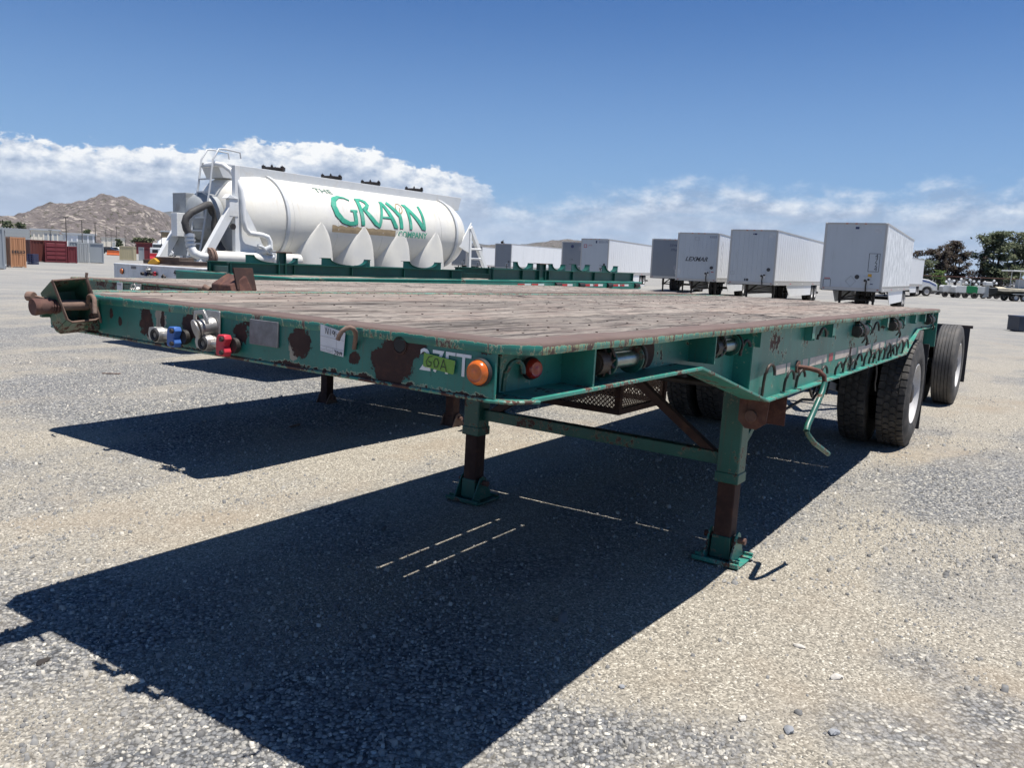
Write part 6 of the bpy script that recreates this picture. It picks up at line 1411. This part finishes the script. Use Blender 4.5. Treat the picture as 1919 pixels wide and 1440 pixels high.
def truck():
    P = at(1735, 554, 92); e = thing('truck', 'white conventional truck with blue stripe, its hood poking out behind the trailers', 'truck', (P.x, P.y, 0), (0, 0, R(6)))
    # faces +x ; wheel at origin
    hood = [(-1.35, .95), (-1.35, 1.95), (-.9, 1.95), (.1, 1.82), (.9, 1.50), (1.15, 1.30), (1.18, .62), (.62, .62), (.52, .85), (.30, 1.03), (0, 1.10), (-.30, 1.03), (-.52, .85), (-.60, .62), (-1.35, .62)]
    MB().prism(hood, 1, -.15, 1.95).build('hood', m_white, e, bevel=.05)
    c = MB(); c.prism([(-3.0, .7), (-3.0, 2.85), (-1.9, 2.85), (-1.30, 2.0), (-1.30, .7)], 1, -.15, 1.95); c.build('cab', m_white, e, bevel=.06)
    MB().add([(-1.84, .0, 2.72), (-1.84, 1.8, 2.72), (-1.36, 1.8, 2.08), (-1.36, 0, 2.08)], [(0, 1, 2, 3)]).build('windscreen', m_glass, e).location.x = .05
    MB().prism([(-2.75, 1.95), (-2.75, 2.6), (-2.0, 2.6), (-1.62, 1.95)], 1, -.165, -.152).build('side_window', m_glass, e)
    MB().prism([(-1.3, 1.72), (-.8, 1.80), (.1, 1.64), (.95, 1.28), (.98, 1.14), (.1, 1.50), (-.8, 1.66), (-1.3, 1.60)], 1, -.160, -.151).build('blue_stripe', simple('blue stripe', (.03, .08, .28), .4, bstr=0), e)
    MB().box((1.17, .2, .75), (1.20, 1.6, 1.25)).build('grille', m_silver, e); MB().box((1.10, -.2, .42), (1.34, 2.0, .70)).build('bumper', m_silver, e, bevel=.04)
    for y in (-.02, 1.62): MB().box((1.05, y, .82), (1.19, y+.2, 1.08)).build('headlight', m_glass, e)
    MB().box((-5.5, .4, .55), (-1.2, 1.4, .75)).build('frame', m_under, e)
    for x in (0, -4.2):
        simple_wheel(e, (x, -.10, .50), r=.50, w=.28, rz=-PI/2); simple_wheel(e, (x, 1.90, .50), r=.50, w=.28, rz=PI/2)
truck()

def tower(px, row, d, body, label, seed, green=False):
    P = at(px, row, d); P.z = 0; e = thing('light_tower', label, 'light tower', P, (0, 0, R(seed*7 % 20-8)), 'portable light towers in front of the fence'); rs = random.Random(seed)
    MB().prism([(-.75, .55), (-.78, 1.15), (-.6, 1.32), (.6, 1.32), (.78, 1.15), (.75, .55)], 1, -.45, .45).build('engine_box', body, e, bevel=.03)
    MB().box((-.85, -.5, .42), (.85, .5, .55)).build('chassis', m_under, e)
    for s in (-1, 1): simple_wheel(e, (s*.45, -.52, .31), r=.31, w=.2, rz=-PI/2, rm=m_iron)
    MB().cyl((.1, 0, 1.3), (.12, 0, 2.0), .05, 8).build('mast', m_silver, e)
    for k, (x, z) in enumerate([(-.35, 1.62), (-.08, 1.95), (.42, 1.75)]):
        x += rs.uniform(-.1, .1); z += rs.uniform(-.15, .1)
        h = MB(); h.lathe([(0, .04), (.05, .12), (.13, .14), (.15, .09)], (x, -.2, z), (rs.uniform(-.3, .3), -1, .1), 14); h.bar((x, -.15, z), (.1, 0, z-.15), .03, .03); h.build('flood_lamp', m_white, e, smooth=40)
    b = MB(); b.bar((-.7, -.3, .5), (-1.2, -.45, .35), .05, .05); b.build('outrigger', m_iron, e)
m_lwhite = simple('dusty white enclosure', (.55, .56, .55), .5, dirt=(.35, .33, .3)); m_lgreen = simple('bright green enclosure', (.01, .20, .07), .5)
tower(1775, 551, 91, m_lwhite, 'white portable light tower just right of the truck bumper', 1); tower(1797, 552, 90, m_lwhite, 'white portable light tower left of the green one', 2)
tower(1814, 553, 90, m_lgreen, 'green boxed machine in the row of light towers', 3); tower(1831, 553, 91, m_lwhite, 'white light tower right of the green machine', 4); tower(1856, 552, 93, m_lwhite, 'white light tower half behind the outboard motor', 5)

def boat():
    P = at(1857, 566, 84); e = thing('motor_boat', 'covered motor boat with grey outboard and white roof on a trailer at the right edge', 'boat', (P.x, P.y, 0), (0, 0, R(2)))
    hull = MB(); st = [(0, .55, .95), (.6, .52, 1.0), (2.5, .45, 1.02), (4.2, .40, .98), (5.4, .5, .55), (6.2, .75, .08)]; vs = []
    for x, zb, w in st:
        for y, z in ((-w, 1.22), (-w*.95, .9), (-w*.45, zb+.1), (0, zb), (w*.45, zb+.1), (w*.95, .9), (w, 1.22)): vs.append((x, y, z))
    fs = [(i*7+k, i*7+k+1, (i+1)*7+k+1, (i+1)*7+k) for i in range(5) for k in range(6)]+[(0, 1, 2, 3, 4, 5, 6), tuple(35+k for k in range(7))]
    hull.add(vs, fs).build('hull', m_under, e, smooth=30)
    cv = MB(); vs = []
    for i, (x, zb, w) in enumerate(st):
        for k in range(7):
            y = (-w-.04)+(2*w+.08)*k/6; vs.append((x-.05, y, 1.24+.16*math.sin(PI*k/6)+.03*math.sin(i*2.1+k)))
    cv.add(vs, [(i*7+k, i*7+k+1, (i+1)*7+k+1, (i+1)*7+k) for i in range(5) for k in range(6)])
    for i in range(5): cv.add([vs[i*7], vs[(i+1)*7], (st[i+1][0]-.05, -st[i+1][2]-.05, .95+.06*(i % 2)), (st[i][0]-.05, -st[i][2]-.05, .95+.06*((i+1) % 2))], [(0, 1, 2, 3)])
    cv.build('canvas_cover', simple('cream canvas', (.50, .45, .34), .8, 0, .2, 3), e, smooth=40)
    o = MB(); o.box((-.95, -.28, 1.45), (-.25, .28, 1.85)); o.build('motor_cowl', m_lwhite, e, bevel=.08); o = MB(); o.box((-.72, -.12, .5), (-.42, .12, 1.45)); o.prism([(-.95, .25), (-.35, .35), (-.35, .5), (-.85, .5)], 1, -.06, .06); o.box((-.95, -.16, .60), (-.45, .16, .64)); o.build('motor_leg', m_lgrey, e, bevel=.02)
    for x in (2.2, 3.8):
        for y in (-.7, .7): MB().cyl((x, y, 1.2), (x+.05, y, 3.0), .035, 8).build('roof_post', m_silver, e)
    MB().box((1.3, -1.0, 3.0), (4.6, 1.0, 3.1)).build('boat_roof', m_white, e, bevel=.03)
    MB().box((2.5, -.4, 1.3), (3.3, .4, 2.2)).build('console', m_lgrey, e, bevel=.04)
    t = MB(); t.box((.4, -.75, .45), (6.8, -.65, .55)); t.box((.4, .65, .45), (6.8, .75, .55)); t.box((.5, -.9, .5), (.7, .9, .6)); t.build('trailer_frame', m_under, e)
    for x in (1.9, 2.75):
        for s, rz in ((-1.02, -PI/2), (1.02, PI/2)): simple_wheel(e, (x, s, .36), r=.36, w=.2, rz=rz, rm=m_silver)
        MB().box((x-.42, -1.1, .70), (x+.42, -.85, .76)).build('mudguard', m_lgrey, e)
boat()
# dark crate at the right edge
P = at(1908, 624, 29.0); e = thing('tool_crate', 'dark blue steel crate cut by the right edge of the picture', 'crate', (P.x, P.y, 0), (0, 0, R(-4)))
MB().box((0, 0, .03), (1.4, .8, .5)).build('crate_body', simple('navy steel', (.02, .03, .05), .5), e, bevel=.01); MB().box((-.015, -.015, .5), (1.415, .815, .56)).build('crate_lid', simple('navy lid', (.03, .04, .07), .45), e, bevel=.01)
for x in (.1, 1.2): MB().box((x, .05, 0), (x+.1, .75, .03)).build('skid', m_iron, e)

# vehicles beyond the left containers
def mixer():
    P = at(291, 481, 178); e = thing('mixer_truck', 'distant white mixer truck facing the camera left of the tank', 'truck', (P.x, P.y, 0))
    MB().box((-1.15, 0, .7), (1.15, 1.6, 1.9)).build('hood', m_white, e, bevel=.1); MB().box((-1.2, 1.4, .7), (1.2, 3.0, 2.9)).build('cab', m_white, e, bevel=.12)
    MB().box((-1.05, 1.36, 1.95), (1.05, 1.395, 2.6)).build('windscreen', m_glass, e); MB().box((-.6, -.04, .8), (.6, -.005, 1.5)).build('grille', m_iron, e)
    MB().lathe([(0, .6), (1.0, 1.3), (2.5, 1.5), (4.2, .9), (4.6, .4)], (0, 3.0, 2.3), (0, 1, .18), 24).build('drum', m_vanside, e, smooth=40)
    for s in (-1, 1): simple_wheel(e, (s*1.2, 1.0, .52), rz=0 if s > 0 else PI)
mixer()
def car(px, row, d, mat, label, yaw=0.0, group='vehicles far off behind the containers'):
    P = at(px, row, d); e = thing('parked_car', label, 'car', (P.x, P.y, 0), (0, 0, yaw), group)
    MB().prism([(-2.2, .35), (-2.25, .95), (-1.9, 1.05), (-1.2, 1.65), (.6, 1.7), (1.2, 1.15), (2.2, .95), (2.25, .35)], 1, -.9, .9).build('body', mat, e, bevel=.06)
    MB().prism([(-1.7, 1.08), (-1.15, 1.58), (.55, 1.62), (1.0, 1.12)], 1, -.915, .915).build('side_window', m_glass, e)
    for x in (-1.4, 1.4):
        for s, rz in ((-.92, -PI/2), (.92, PI/2)): simple_wheel(e, (x, s, .34), r=.34, w=.2, rz=rz)
car(314, 478, 190, m_white, 'distant white pickup beside the mixer truck', .3); car(203, 475, 205, simple('black car paint', (.02, .02, .022), .25, bstr=0), 'distant black car behind the end of the grey container', .1); car(217, 473, 210, m_white, 'distant white car behind the orange barriers', .2)
car(330, 474, 205, m_lgrey, 'distant silver pickup seen between the tank braces', .2)
m_obar = simple('orange plastic', (.55, .12, .03), .6); m_rbar = simple('red plastic', (.50, .02, .03), .6)
for i, (px, row, d, m_, lab) in enumerate([(210, 477, 170, m_obar, 'orange barrier left of the tan container'), (218, 478, 168, m_obar, 'orange barrier touching the tan container'), (285, 486, 130, m_rbar, 'long red barrier right of the maroon container'), (300, 487, 128, m_rbar, 'red barrier below the mixer truck')]):
    P = at(px, row, d); ln = 2.0
    o = MB().prism([(-.28, 0), (-.28, .15), (-.10, .5), (-.08, .95), (.08, .95), (.10, .5), (.28, .15), (.28, 0)], 0, -ln/2, ln/2).build('traffic_barrier', m_, bevel=.02)
    o.location = (P.x, P.y, 0); o['label'] = lab; o['category'] = 'barrier'; o['group'] = 'plastic barriers far off on the left'

# ---------------------------------------------------------------- the air over the valley
def haze():
    m = bpy.data.materials.new('valley haze'); m.use_nodes = True; nt = m.node_tree; nt.nodes.remove(nt.nodes['Principled BSDF'])
    v = nt.nodes.new('ShaderNodeVolumePrincipled'); v.inputs['Color'].default_value = (0.72, 0.84, 1.0, 1); v.inputs['Density'].default_value = 0.000022; v.inputs['Anisotropy'].default_value = 0.0
    nt.links.new(v.outputs[0], nt.nodes['Material Output'].inputs['Volume'])
    o = MB().box((-16500, -900, -8), (16500, 17500, 800)).build('haze', m, None, kind='stuff'); o['label'] = 'thin blue haze filling the air out to the far hills'; o['category'] = 'haze'
haze()
